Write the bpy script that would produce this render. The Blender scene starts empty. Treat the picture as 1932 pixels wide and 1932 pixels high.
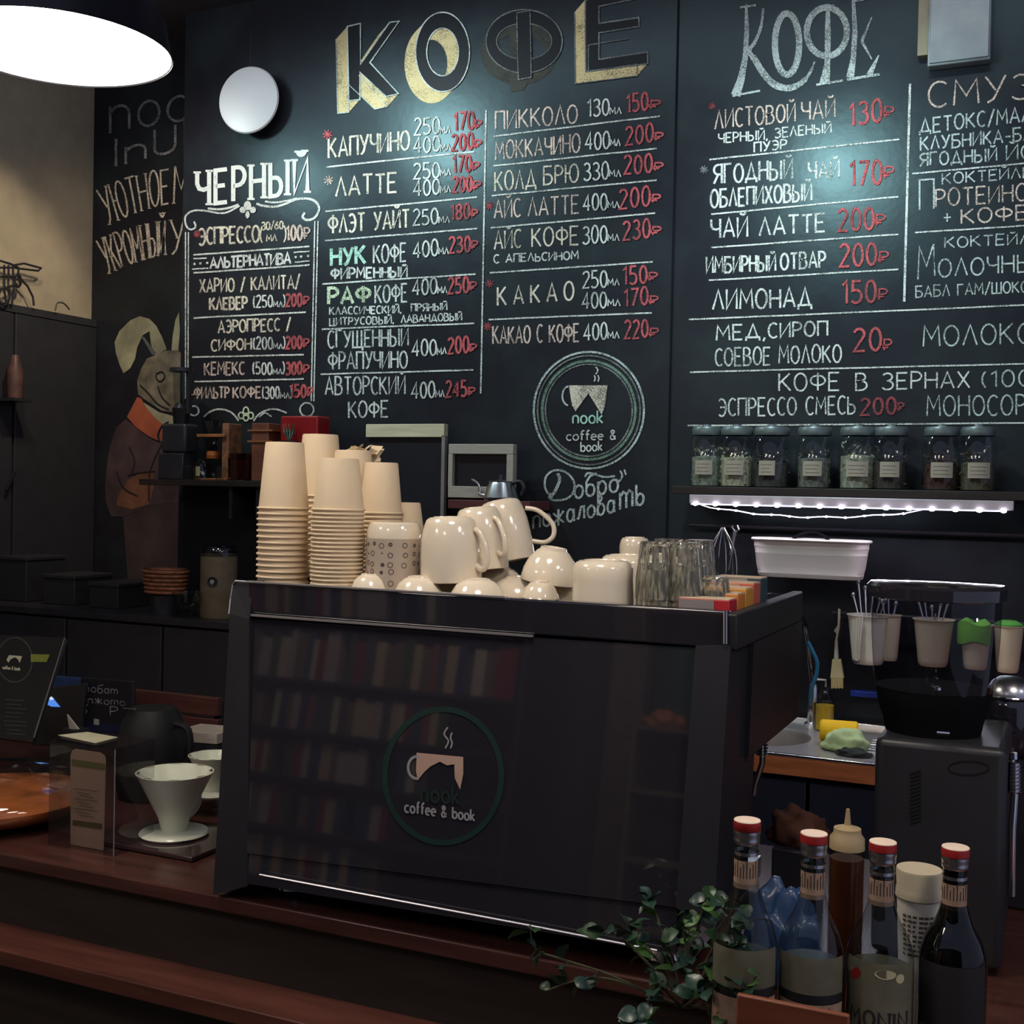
import bpy, bmesh, math, random
from mathutils import Vector as V, Matrix as M, noise
random.seed(7)
sc = bpy.context.scene
COL = sc.collection
PI = math.pi
# ------------------------------------------------------------------ camera
FPX = 2250.0
CAM = V((0, 0, 1.6))
_y, _p, _r = math.radians(24.5), math.radians(1.02), .02
FW = V((-math.sin(_y)*math.cos(_p), math.cos(_y)*math.cos(_p), -math.sin(_p)))
_R0 = V((math.cos(_y), math.sin(_y), 0)); _U0 = _R0.cross(FW)
UP = _U0*math.cos(_r) - _R0*math.sin(_r); RT = _R0*math.cos(_r) + _U0*math.sin(_r)
cd = bpy.data.cameras.new('camera'); co = bpy.data.objects.new('camera', cd); COL.objects.link(co)
cd.sensor_fit = 'HORIZONTAL'; cd.sensor_width = 36; cd.lens = 36*FPX/1932
cd.clip_start = .02; cd.clip_end = 60
mw = M.Identity(4)
for i in range(3):
    mw[i][0] = RT[i]; mw[i][1] = UP[i]; mw[i][2] = -FW[i]; mw[i][3] = CAM[i]
co.matrix_world = mw
sc.camera = co
# ------------------------------------------------------------------ world, exposure
w = bpy.data.worlds.new('world'); sc.world = w; w.use_nodes = True
w.node_tree.nodes['Background'].inputs[0].default_value = (.62, .68, 1, 1)
w.node_tree.nodes['Background'].inputs[1].default_value = .30
vs = sc.view_settings
vs.view_transform = 'Standard'; vs.look = 'None'; vs.gamma = 1; vs.exposure = 0; vs.use_curve_mapping = False
sc.cycles.max_bounces = 8; sc.cycles.transparent_max_bounces = 24; sc.cycles.sample_clamp_indirect = 4
sc.cycles.caustics_reflective = False; sc.cycles.caustics_refractive = False

def ray(px, py): return FW + RT*((px-966)/FPX) + UP*((966-py)/FPX)
def PY(px, py, Y):
    d = ray(px, py); return CAM + d*(Y/d.y)
def PZ(px, py, z):
    d = ray(px, py); return CAM + d*((z-1.6)/d.z)
def PX(px, py, x):
    d = ray(px, py); return CAM + d*(x/d.x)
def PP(px, py, A, n):
    d = ray(px, py); return CAM + d*((A-CAM).dot(n)/d.dot(n))
def mpp(P): return (P-CAM).dot(FW)/FPX

def area(name, loc, size, power, color, target=None, shape='DISK', spread=PI):
    l = bpy.data.lights.new(name, 'AREA'); l.shape = shape; l.size = size; l.energy = power; l.color = color; l.spread = spread
    o = bpy.data.objects.new(name, l); COL.objects.link(o); o.location = loc
    d = (V(target)-V(loc)) if target else V((0, 0, -1))
    o.rotation_euler = d.to_track_quat('-Z', 'Y').to_euler()
    return o
def spot(name, loc, target, power, color, angle, blend=.8, r=.03):
    l = bpy.data.lights.new(name, 'SPOT'); l.energy = power; l.color = color; l.spot_size = math.radians(angle); l.spot_blend = blend; l.shadow_soft_size = r
    o = bpy.data.objects.new(name, l); COL.objects.link(o); o.location = loc
    o.rotation_euler = (V(target)-V(loc)).to_track_quat('-Z', 'Y').to_euler()
    return o
YW = 3.75      # chalkboard wall
# ceiling spots that wash the menu wall (their glare shows on the glossy board)
SPOTS = []
for (px, py, k, e) in ((845, 262, 1.235, 58), (1585, 318, 1.25, 54), (568, 335, 1.22, 20)):
    T = PY(px, py, YW); Lm = CAM + (T-CAM)*k
    L = V((Lm.x, 2*YW-Lm.y, Lm.z)); SPOTS.append((L, T))
    spot('wall_spot_light', L, (T.x, YW, T.z-.35), e, (.72, .97, 1.0), 100, 1.0, .07)
wl = area('added_wall_fill_light', (-1.3, 2.75, 3.40), 4.2, 8, (.84, .90, 1.0), (-1.3, 3.75, 2.9), 'RECTANGLE', math.radians(150)); wl.data.size_y = .08; wl.data.specular_factor = .25  # added fill strip, no real fixture, lifts the dark upper board
WARM = (1.0, .80, .58)
# pendant lamps over the bar (the visible one at the left, the rest out of the frame)
PEND = [(-1.52, 1.49), (-.62, 1.30), (.35, 1.25)]
for (x, y) in PEND:
    area('pendant_light', (x, y, 2.28), .28, 2.9, WARM)
spot('left_wall_spot_light', (-2.7, 3.0, 3.2), (-3.8, 3.3, 2.1), 42, (1, .86, .62), 60, .5)
spot('added_niche_fill_light', (-2.75, 2.5, 3.35), (-3.35, 3.95, 2.15), 34, (1, .84, .66), 62, .7, .05)  # added fill, no real lamp, brightens the recess lettering and mural
area('room_light', (-2.6, -.5, 2.7), .5, 15, (1, .86, .72))
area('room_light', (-.9, -.9, 2.7), .5, 8, (1, .86, .72))
area('far_room_light', (2.2, 1.2, 2.9), .6, 7, (.9, .92, 1))

# ------------------------------------------------------------------ materials
MATS = {}
def mat(name, col, rough=.5, metal=0, ior=1.45, var=.12, scale=14, bump=0, bscale=60, coat=0, wood=False, emit=0, spec=.5):
    if name in MATS: return MATS[name]
    m = bpy.data.materials.new(name); m.use_nodes = True; nt = m.node_tree; b = nt.nodes['Principled BSDF']
    c = (*col, 1)
    b.inputs['Base Color'].default_value = c
    b.inputs['Roughness'].default_value = rough; b.inputs['Metallic'].default_value = metal
    b.inputs['IOR'].default_value = ior; b.inputs['Coat Weight'].default_value = coat
    b.inputs['Coat Roughness'].default_value = .05
    b.inputs['Specular IOR Level'].default_value = spec
    if emit:
        b.inputs['Emission Color'].default_value = c; b.inputs['Emission Strength'].default_value = emit
    tc = nt.nodes.new('ShaderNodeTexCoord')
    if var:
        n = nt.nodes.new('ShaderNodeTexNoise'); n.inputs['Scale'].default_value = scale; n.inputs['Detail'].default_value = 5
        if wood:
            mp = nt.nodes.new('ShaderNodeMapping'); mp.inputs['Scale'].default_value = (1, 9, 9) if wood == 'x' else (9, 9, 1)
            nt.links.new(tc.outputs['Object'], mp.inputs[0]); nt.links.new(mp.outputs[0], n.inputs['Vector'])
        else: nt.links.new(tc.outputs['Object'], n.inputs['Vector'])
        r = nt.nodes.new('ShaderNodeValToRGB')
        r.color_ramp.elements[0].position = .3; r.color_ramp.elements[1].position = .7
        r.color_ramp.elements[0].color = (*[x*(1-var) for x in col], 1); r.color_ramp.elements[1].color = (*[min(1, x*(1+var)) for x in col], 1)
        nt.links.new(n.outputs['Fac'], r.inputs[0]); nt.links.new(r.outputs[0], b.inputs['Base Color'])
    if bump:
        n2 = nt.nodes.new('ShaderNodeTexNoise'); n2.inputs['Scale'].default_value = bscale; n2.inputs['Detail'].default_value = 3
        bp = nt.nodes.new('ShaderNodeBump'); bp.inputs['Strength'].default_value = bump; bp.inputs['Distance'].default_value = .004
        nt.links.new(tc.outputs['Object'], n2.inputs['Vector']); nt.links.new(n2.outputs['Fac'], bp.inputs['Height']); nt.links.new(bp.outputs[0], b.inputs['Normal'])
    MATS[name] = m; return m
def chalk(name, col, dens=.55):
    """chalk: grainy strokes through which the board shows"""
    if name in MATS: return MATS[name]
    m = bpy.data.materials.new(name); m.use_nodes = True; nt = m.node_tree; b = nt.nodes['Principled BSDF']
    b.inputs['Roughness'].default_value = .85
    tc = nt.nodes.new('ShaderNodeTexCoord'); n = nt.nodes.new('ShaderNodeTexNoise'); n.inputs['Scale'].default_value = 260; n.inputs['Detail'].default_value = 4
    n3 = nt.nodes.new('ShaderNodeTexNoise'); n3.inputs['Scale'].default_value = 18
    ad = nt.nodes.new('ShaderNodeMath'); ad.operation = 'ADD'; ad.inputs[1].default_value = 0
    mu = nt.nodes.new('ShaderNodeMath'); mu.operation = 'MULTIPLY_ADD'; mu.inputs[1].default_value = .5
    r = nt.nodes.new('ShaderNodeValToRGB')
    r.color_ramp.elements[0].position = .72-dens*.5; r.color_ramp.elements[1].position = .92-dens*.5
    r.color_ramp.elements[0].color = (*[.25*x+.01 for x in col], 1); r.color_ramp.elements[1].color = (*col, 1)
    nt.links.new(tc.outputs['Object'], n.inputs['Vector']); nt.links.new(tc.outputs['Object'], n3.inputs['Vector'])
    nt.links.new(n3.outputs['Fac'], mu.inputs[0]); nt.links.new(n.outputs['Fac'], mu.inputs[2])
    mu2 = nt.nodes.new('ShaderNodeMath'); mu2.operation = 'SUBTRACT'; mu2.inputs[1].default_value = .25
    nt.links.new(mu.outputs[0], mu2.inputs[0]); nt.links.new(mu2.outputs[0], r.inputs[0]); nt.links.new(r.outputs[0], b.inputs['Base Color'])
    MATS[name] = m; return m
def board_mat(name, col=(.019, .0165, .022)):
    if name in MATS: return MATS[name]
    m = bpy.data.materials.new(name); m.use_nodes = True; nt = m.node_tree; b = nt.nodes['Principled BSDF']
    tc = nt.nodes.new('ShaderNodeTexCoord')
    n = nt.nodes.new('ShaderNodeTexNoise'); n.inputs['Scale'].default_value = 3.2; n.inputs['Detail'].default_value = 7; n.inputs['Roughness'].default_value = .62
    r = nt.nodes.new('ShaderNodeValToRGB'); r.color_ramp.elements[0].position = .45; r.color_ramp.elements[1].position = .8
    r.color_ramp.elements[0].color = (*col, 1); r.color_ramp.elements[1].color = (.030, .038, .040, 1)
    rr = nt.nodes.new('ShaderNodeMapRange'); rr.inputs[3].default_value = .27; rr.inputs[4].default_value = .40; b.inputs['Specular Tint'].default_value = (.62, .92, .95, 1); b.inputs['Specular IOR Level'].default_value = .30
    bp = nt.nodes.new('ShaderNodeBump'); bp.inputs['Strength'].default_value = .05; bp.inputs['Distance'].default_value = .01
    n2 = nt.nodes.new('ShaderNodeTexNoise'); n2.inputs['Scale'].default_value = 30; n2.inputs['Detail'].default_value = 4
    for x in (n, n2): nt.links.new(tc.outputs['Object'], x.inputs['Vector'])
    nt.links.new(n.outputs['Fac'], r.inputs[0]); nt.links.new(r.outputs[0], b.inputs['Base Color'])
    nt.links.new(n.outputs['Fac'], rr.inputs[0]); nt.links.new(rr.outputs[0], b.inputs['Roughness'])
    nt.links.new(n2.outputs['Fac'], bp.inputs['Height']); nt.links.new(bp.outputs[0], b.inputs['Normal'])
    MATS[name] = m; return m
def glass(name, tint=(.9, .95, .93), refl=1.0, rough=.02):
    """thin clear glass or plastic: see-through with fresnel gloss"""
    if name in MATS: return MATS[name]
    m = bpy.data.materials.new(name); m.use_nodes = True; nt = m.node_tree
    for n in list(nt.nodes): nt.nodes.remove(n)
    o = nt.nodes.new('ShaderNodeOutputMaterial'); t = nt.nodes.new('ShaderNodeBsdfTransparent'); t.inputs[0].default_value = (*tint, 1)
    g = nt.nodes.new('ShaderNodeBsdfGlossy'); g.inputs['Roughness'].default_value = rough
    lw = nt.nodes.new('ShaderNodeFresnel'); lw.inputs[0].default_value = 1.55
    mu = nt.nodes.new('ShaderNodeMath'); mu.operation = 'MULTIPLY'; mu.inputs[1].default_value = refl; mu.use_clamp = True
    mx = nt.nodes.new('ShaderNodeMixShader')
    ge = nt.nodes.new('ShaderNodeNewGeometry'); iv = nt.nodes.new('ShaderNodeMath'); iv.operation = 'SUBTRACT'; iv.inputs[0].default_value = 1; m3 = nt.nodes.new('ShaderNodeMath'); m3.operation = 'MULTIPLY'
    nt.links.new(ge.outputs['Backfacing'], iv.inputs[1]); nt.links.new(lw.outputs[0], m3.inputs[0]); nt.links.new(iv.outputs[0], m3.inputs[1])
    nt.links.new(m3.outputs[0], mu.inputs[0]); nt.links.new(mu.outputs[0], mx.inputs[0])
    nt.links.new(t.outputs[0], mx.inputs[1]); nt.links.new(g.outputs[0], mx.inputs[2]); nt.links.new(mx.outputs[0], o.inputs[0])
    MATS[name] = m; return m
def hazy_glass(name, tint, milk, amt):
    m = glass(name, tint, 3.2, .03); nt = m.node_tree; mx = [n for n in nt.nodes if n.type == 'MIX_SHADER'][0]; out = [n for n in nt.nodes if n.type == 'OUTPUT_MATERIAL'][0]
    d = nt.nodes.new('ShaderNodeBsdfTranslucent'); d.inputs[0].default_value = (*milk, 1); m2 = nt.nodes.new('ShaderNodeMixShader')
    tc = nt.nodes.new('ShaderNodeTexCoord'); n = nt.nodes.new('ShaderNodeTexNoise'); n.inputs['Scale'].default_value = 120; mr = nt.nodes.new('ShaderNodeMapRange')
    mr.inputs[1].default_value = .35; mr.inputs[2].default_value = .7; mr.inputs[3].default_value = 0; mr.inputs[4].default_value = amt
    nt.links.new(tc.outputs['Object'], n.inputs['Vector']); nt.links.new(n.outputs['Fac'], mr.inputs[0]); nt.links.new(mr.outputs[0], m2.inputs[0])
    nt.links.new(mx.outputs[0], m2.inputs[1]); nt.links.new(d.outputs[0], m2.inputs[2]); nt.links.new(m2.outputs[0], out.inputs[0]); return m
def solid_glass(name, col=(.95, .98, .96)):
    if name in MATS: return MATS[name]
    m = bpy.data.materials.new(name); m.use_nodes = True; b = m.node_tree.nodes['Principled BSDF']
    b.inputs['Transmission Weight'].default_value = 1; b.inputs['Roughness'].default_value = .02; b.inputs['Base Color'].default_value = (*col, 1); b.inputs['IOR'].default_value = 1.48
    MATS[name] = m; return m

black_gloss = mat('black_gloss', (.020, .019, .026), .03, ior=1.85, var=0)
side_black = mat('side_black', (.016,.016,.021), .45)
trim_metal = mat('trim_metal', (.85, .85, .9), .38, metal=1, var=.03)
black_satin = mat('black_satin', (.028, .027, .034), .35, var=.2)
black_matt = mat('black_matt', (.032, .031, .038), .7, var=.2)
dark_metal = mat('dark_metal', (.03, .03, .034), .3, metal=.6)
chrome = mat('chrome', (.85, .85, .88), .12, metal=1, var=.03)
steel = mat('steel', (.62, .62, .64), .28, metal=1, var=.08, scale=40)
alu = mat('aluminium', (.60, .55, .60), .45, metal=.7, var=.06)
paper = mat('cup_paper', (.70, .56, .39), .62, var=.03, spec=.3)
paper_w = mat('cup_paper_white', (.80, .74, .64), .6, var=.03, spec=.3)
porcelain = mat('porcelain', (.74, .65, .52), .12, var=.02, coat=.5)
grey_porcelain = mat('grey_white_porcelain', (.84, .86, .70), .2, var=.03)
red_wood = mat('red_wood', (.12, .035, .022), .32, var=.35, scale=5, wood='x')
dark_wood = mat('dark_wood', (.028, .020, .018), .5, var=.35, scale=5, wood='x')
orange_wood = mat('orange_wood', (.42, .13, .05), .4, var=.3, scale=6, wood='x')
pale_wood = mat('pale_wood', (.72, .62, .42), .5, var=.14, scale=8, wood='x')
wall_plaster = mat('wall_plaster', (.46, .38, .27), .8, var=.08, bump=.2, bscale=25)
cap_red = mat('cap_red', (.28, .015, .015), .35); cap_white = mat('cap_white', (.80, .64, .52), .5)
label_tan = mat('label_tan', (.34, .22, .15), .6, var=.25, scale=60)
label_cream = mat('label_cream', (.13, .12, .08), .6, var=.25, scale=30)
ink = mat('ink', (.02, .02, .02), .6, var=0)
leaf_mat = mat('leaf', (.022, .055, .022), .35, var=.4, scale=20)
stem_mat = mat('stem', (.06, .06, .03), .6)
green_paint = mat('green_paint', (.02, .09, .05), .6)

# ------------------------------------------------------------------ mesh building
class MB:
    def __init__(s): s.v = []; s.f = []; s.m = []; s.mi = 0
    def add(s, vs_, fs):
        o = len(s.v); s.v += [V(p) for p in vs_]; s.f += [[i+o for i in f] for f in fs]; s.m += [s.mi]*len(fs); return s
    def box(s, a, b, mtx=None):
        x0, y0, z0 = a; x1, y1, z1 = b
        p = [V(q) for q in ((x0,y0,z0),(x1,y0,z0),(x1,y1,z0),(x0,y1,z0),(x0,y0,z1),(x1,y0,z1),(x1,y1,z1),(x0,y1,z1))]
        if mtx: p = [mtx @ q for q in p]
        return s.add(p, [(0,3,2,1),(4,5,6,7),(0,1,5,4),(1,2,6,5),(2,3,7,6),(3,0,4,7)])
    def hexa(s, p):
        """8 corners: bottom 4 then top 4"""
        return s.add(p, [(0,3,2,1),(4,5,6,7),(0,1,5,4),(1,2,6,5),(2,3,7,6),(3,0,4,7)])
    def lathe(s, prof, n=32, mtx=None, cx=0, cy=0, a0=0, a1=2*PI, sx=1, sy=1):
        full = abs(a1-a0-2*PI) < 1e-6; k = n if full else n+1
        vs_ = []
        for (r, z) in prof:
            for i in range(k):
                a = a0+(a1-a0)*i/n; q = V((cx+r*math.cos(a)*sx, cy+r*math.sin(a)*sy, z)); vs_.append(mtx @ q if mtx else q)
        fs = []
        for j in range(len(prof)-1):
            for i in range(n):
                i2 = (i+1) % k
                fs.append((j*k+i, j*k+i2, (j+1)*k+i2, (j+1)*k+i))
        return s.add(vs_, fs)
    def tube(s, pts, r, n=8, caps=True, close=False):
        pts = [V(p) for p in pts]; vs_ = []; L = len(pts); rs = r if isinstance(r, (list, tuple)) else [r]*L
        prev = None
        for i, p in enumerate(pts):
            if close: t = (pts[(i+1) % L]-pts[i-1]).normalized()
            else: t = (pts[min(i+1, L-1)]-pts[max(i-1, 0)]).normalized()
            if prev is None:
                a = V((0,0,1)) if abs(t.z) < .9 else V((1,0,0)); u = t.cross(a).normalized()
            else:
                u = (prev-t*prev.dot(t)); u = u.normalized() if u.length > 1e-6 else t.orthogonal().normalized()
            prev = u; v_ = t.cross(u)
            for k in range(n):
                a = 2*PI*k/n; vs_.append(p+(u*math.cos(a)+v_*math.sin(a))*rs[i])
        fs = []
        for i in range(L if close else L-1):
            i2 = (i+1) % L
            for k in range(n):
                k2 = (k+1) % n; fs.append((i*n+k, i*n+k2, i2*n+k2, i2*n+k))
        if caps and not close: fs += [tuple(range(n))[::-1], tuple((L-1)*n+k for k in range(n))]
        return s.add(vs_, fs)
    def poly(s, pts): return s.add(pts, [tuple(range(len(pts)))])
    def prism(s, pts, d):
        n = len(pts); d = V(d); pts = [V(p) for p in pts]
        return s.add(pts+[p+d for p in pts], [tuple(range(n))[::-1], tuple(range(n, 2*n))]+[(i, (i+1) % n, n+(i+1) % n, n+i) for i in range(n)])
    def build(s, name, m, parent=None, smooth=False, label=None, bevel=0, kind=None, origin=None):
        me = bpy.data.meshes.new(name); o = V(origin) if origin else V((0,0,0))
        me.from_pydata([p-o for p in s.v], [], s.f)
        ms = m if isinstance(m, (list, tuple)) else [m]
        for q in ms: me.materials.append(q)
        if len(ms) > 1: me.polygons.foreach_set('material_index', s.m)
        bm = bmesh.new(); bm.from_mesh(me)
        bmesh.ops.remove_doubles(bm, verts=bm.verts, dist=1e-6)
        bmesh.ops.recalc_face_normals(bm, faces=bm.faces); bm.to_mesh(me); bm.free()
        if smooth:
            me.polygons.foreach_set('use_smooth', [True]*len(me.polygons)); me.set_sharp_from_angle(angle=math.radians(38))
        ob = bpy.data.objects.new(name, me); COL.objects.link(ob)
        if parent: ob.parent = parent
        if label: ob['label'] = label
        if kind: ob['kind'] = kind
        ob.location = o
        if bevel:
            md = ob.modifiers.new('bevel', 'BEVEL'); md.width = bevel; md.segments = 3; md.limit_method = 'ANGLE'
            me.polygons.foreach_set('use_smooth', [True]*len(me.polygons)); me.set_sharp_from_angle(angle=math.radians(50))
        return ob
def thing(name, label, cat, loc=(0,0,0), rz=0, group=None, tilt=None):
    o = bpy.data.objects.new(name, None); COL.objects.link(o); o.location = loc; o.rotation_euler = tilt if tilt else (0, 0, rz)
    o.empty_display_size = .05
    o['label'] = label; o['category'] = cat
    if group: o['group'] = group
    return o
def tag(o, label, cat, group=None):
    o['label'] = label; o['category'] = cat
    if group: o['group'] = group
    return o
def dup(root, loc, label=None, rz=None, tilt=None, scale=None, group=None):
    r = root.copy(); COL.objects.link(r); r.location = loc
    if label: r['label'] = label
    if group: r['group'] = group
    if rz is not None: r.rotation_euler = (0, 0, rz)
    if tilt is not None: r.rotation_euler = tilt
    if scale: r.scale = scale if isinstance(scale, (tuple, list)) else (scale,)*3
    for ch in list(root.children):
        c = ch.copy(); COL.objects.link(c); c.parent = r
        for g in list(ch.children):
            d = g.copy(); COL.objects.link(d); d.parent = c
    return r
def struct(name, mb, m, **k):
    o = mb.build(name, m, **k); o['kind'] = 'structure'; return o

# ------------------------------------------------------------------ room shell
XL = -3.82; ZC = 3.45; YB_ = -1.75
YN = 3.95      # recessed wall strip left of the board wall
XBL = PY(342, 600, YW).x      # left edge of the proud board
board = board_mat('chalkboard_paint')
struct('wall_back', MB().box((XBL, YW, 0), (2.2, YW+.35, ZC)), board)
struct('wall_back_left', MB().box((XL-.1, YN, 0), (XBL+.02, YN+.15, ZC)), board_mat('chalkboard_paint_niche'))
struct('wall_left', MB().box((XL-.1, YB_-.1, 0), (XL, YN, ZC)), wall_plaster)
struct('wall_rear', MB().box((XL, YB_-.1, 0), (2.2, YB_, 2.6)), mat('rear_wall', (.05, .055, .05), .7))
struct('ceiling', MB().box((XL-.1, .9, ZC), (2.3, YN+.2, ZC+.1)), mat('ceiling_paint', (.09, .085, .10), .8))
struct('floor', MB().box((XL-.1, YB_-.1, -.05), (2.3, YN+.2, 0)), mat('floor_tile', (.05, .04, .035), .4, var=.3, scale=3))
struct('trim_1', MB().box((PY(1268,500,YW).x, YW-.004, .9), (PY(1271,500,YW).x, YW+.001, ZC)), mat('joint_black', (.008,.008,.010), .8, spec=.1))

# ------------------------------------------------------------------ stroke lettering
def el(cx, cy, rx, ry, a0, a1, n=12):
    return [(cx+rx*math.cos(math.radians(a0+(a1-a0)*i/n)), cy+ry*math.sin(math.radians(a0+(a1-a0)*i/n))) for i in range(n+1)]
_O = el(.27, .5, .27, .5, 90, 450, 20)
_br = el(.27, 1.24, .13, .11, 180, 360, 6)
G = {
'А': (.56, [[(0,0),(.28,1),(.56,0)],[(.1,.33),(.46,.33)]]),
'Б': (.5, [[(.47,1),(0,1),(0,0),(.22,0)]+el(.22,.28,.27,.28,-90,90,8)+[(0,.56)]]),
'В': (.5, [[(0,0),(0,1),(.2,1)]+el(.2,.77,.22,.23,90,-90,8)+[(0,.54),(.22,.54)]+el(.22,.27,.27,.27,90,-90,8)+[(0,0)]]),
'Г': (.42, [[(0,0),(0,1),(.42,1)]]),
'Д': (.66, [[(.1,.12),(.34,1),(.56,.12)],[(0,-.1),(.02,.12),(.64,.12),(.66,-.1)]]),
'Е': (.44, [[(.44,1),(0,1),(0,0),(.44,0)],[(0,.52),(.36,.52)]]),
'Ж': (.78, [[(0,0),(.39,.5),(0,1)],[(.78,0),(.39,.5),(.78,1)],[(.39,0),(.39,1)]]),
'З': (.46, [el(.21,.77,.21,.23,150,-90,9)+el(.21,.27,.25,.27,90,-150,9)]),
'И': (.5, [[(0,1),(0,0),(.5,1),(.5,0)]]),
'Й': (.5, [[(0,1),(0,0),(.5,1),(.5,0)], _br]),
'К': (.5, [[(0,0),(0,1)],[(.46,1),(0,.42)],[(.12,.57),(.5,0)]]),
'Л': (.52, [[(0,0),(.27,1),(.52,0)]]),
'М': (.62, [[(0,0),(.05,1),(.31,.35),(.57,1),(.62,0)]]),
'Н': (.5, [[(0,0),(0,1)],[(.5,0),(.5,1)],[(0,.52),(.5,.52)]]),
'О': (.54, [_O]),
'П': (.5, [[(0,0),(0,1),(.5,1),(.5,0)]]),
'Р': (.44, [[(0,0),(0,1),(.18,1)]+el(.18,.73,.26,.27,90,-90,8)+[(0,.46)]]),
'С': (.46, [el(.27,.5,.27,.5,50,310,16)]),
'Т': (.5, [[(0,1),(.5,1)],[(.25,1),(.25,0)]]),
'У': (.5, [[(0,1),(.25,.45)],[(.5,1),(.2,.12),(.05,0)]]),
'Ф': (.64, [el(.32,.58,.32,.28,90,450,18),[(.32,0),(.32,1.02)]]),
'Х': (.5, [[(0,0),(.48,1)],[(0,1),(.5,0)]]),
'Ц': (.56, [[(0,1),(0,0),(.56,0),(.56,-.15)],[(.46,0),(.46,1)]]),
'Ч': (.46, [[(0,1),(0,.65),(.08,.5),(.25,.45),(.46,.5)],[(.46,1),(.46,0)]]),
'Ш': (.7, [[(0,1),(0,0),(.7,0),(.7,1)],[(.35,0),(.35,1)]]),
'Щ': (.74, [[(0,1),(0,0),(.74,0),(.74,-.18)],[(.33,0),(.33,1)],[(.66,0),(.66,1)]]),
'Ы': (.68, [[(0,1),(0,0),(.2,0)]+el(.2,.27,.22,.27,-90,90,8)+[(0,.54)],[(.66,0),(.66,1)]]),
'Ь': (.44, [[(0,1),(0,0),(.2,0)]+el(.2,.27,.24,.27,-90,90,8)+[(0,.54)]]),
'Э': (.46, [el(.19,.5,.27,.5,130,-130,16),[(.1,.52),(.46,.52)]]),
'Ю': (.74, [[(0,0),(0,1)],[(0,.52),(.24,.52)],el(.49,.5,.25,.5,90,450,18)]),
'Я': (.48, [[(.48,0),(.48,1),(.26,1)]+el(.26,.74,.26,.26,90,270,8)+[(.48,.48)],[(.26,.48),(0,0)]]),
'0': (.42, [el(.21,.5,.21,.5,90,450,18)]),
'1': (.22, [[(0,.8),(.18,1),(.18,0)]]),
'2': (.42, [el(.2,.75,.2,.25,160,-20,8)+[(0,0),(.42,0)]]),
'3': (.42, [el(.19,.77,.19,.23,150,-90,8)+el(.19,.27,.23,.27,90,-150,8)]),
'4': (.46, [[(.32,0),(.32,1),(0,.3),(.46,.3)]]),
'5': (.42, [[(.38,1),(.04,1),(.02,.57)]+el(.17,.3,.24,.3,100,-140,10)]),
'6': (.42, [[(.34,.98),(.08,.6)]+el(.2,.27,.21,.27,150,510,14)]),
'7': (.42, [[(0,1),(.42,1),(.12,0)]]),
'8': (.42, [el(.21,.76,.18,.24,90,450,14), el(.21,.26,.21,.26,90,450,14)]),
'(': (.16, [el(.3,.5,.28,.62,125,235,8)]), ')': (.16, [el(-.14,.5,.28,.62,55,-55,8)]),
'/': (.36, [[(0,-.1),(.36,1.1)]]), ',': (.1, [[(.08,.1),(0,-.15)]]), '+': (.5, [[(0,.5),(.5,.5)],[(.25,.2),(.25,.8)]]),
'-': (.34, [[(0,.45),(.34,.45)]]), ' ': (.3, []), '.': (.08, [[(0,0),(.05,.03)]]),
'₽': (.5, [[(.1,0),(.1,1),(.28,1)]+el(.28,.74,.22,.26,90,-90,8)+[(0,.48)],[(0,.26),(.32,.26)]]),
'c': (.4, [el(.24,.3,.24,.3,50,310,12)]), 'o': (.46, [el(.23,.3,.23,.3,90,450,16)]),
'f': (.3, [[(.34,.95),(.22,1),(.12,.85),(.12,0)],[(0,.6),(.3,.6)]]), 'e': (.42, [[(.02,.3),(.44,.34)]+el(.23,.3,.22,.3,10,310,12)]),
'b': (.44, [[(0,1),(0,0)], el(.22,.3,.22,.3,90,450,16)]), 'k': (.4, [[(0,0),(0,1)],[(.36,.6),(0,.22)],[(.1,.32),(.4,0)]]),
'n': (.42, [[(0,0),(0,.6)],[(0,.42)]+el(.2,.38,.2,.22,150,0,8)+[(.4,0)]]),
'&': (.5, [[(.48,0),(.1,.75)]+el(.22,.82,.13,.16,200,-30,8)+[(.06,.35)]+el(.2,.2,.18,.2,150,350,8)+[(.46,.4)]]),
'N': (.54, [[(0,0),(0,1),(.54,0),(.54,1)]]), 'I': (.06, [[(.03,0),(.03,1)]]),
'U': (.42, [[(0,1),(0,.25)]+el(.21,.25,.21,.25,180,360,8)+[(.42,1)]]),
# handwritten lower case
'о': (.44, [el(.22,.3,.22,.3,90,450,16)]), 'б': (.46, [el(.22,.28,.22,.28,90,450,14),[(.02,.4),(.02,.7),(.2,.95),(.55,1.05)]]),
'р': (.44, [[(0,-.35),(0,.6)], el(.21,.3,.21,.3,90,450,14)]), 'п': (.42, [[(0,0),(0,.6)],[(0,.42)]+el(.2,.38,.2,.22,150,0,8)+[(.4,0)]]),
'ж': (.66, [[(0,.6),(.3,.3),(0,0)],[(.62,.6),(.32,.3),(.64,0)],[(.31,-.1),(.31,.75)]]), 'а': (.44, [el(.2,.3,.2,.3,90,450,14),[(.4,.6),(.4,.05),(.48,0)]]),
'л': (.44, [[(-.02,.02),(.08,.05),(.22,.6),(.4,.6),(.42,0)]]), 'в': (.42, [[(0,0),(.05,.85),(.2,1),(.26,.8),(.05,.5)], el(.2,.27,.2,.27,90,450,14)]),
'т': (.62, [[(0,0),(0,.6)],[(0,.45),(.15,.6),(.3,.5),(.3,0)],[(.3,.45),(.45,.6),(.6,.5),(.6,0)]]), 'ь': (.4, [[(0,.75),(.0,0)], el(.18,.2,.18,.2,90,450,12)]),
}
RC_ = [0]
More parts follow.
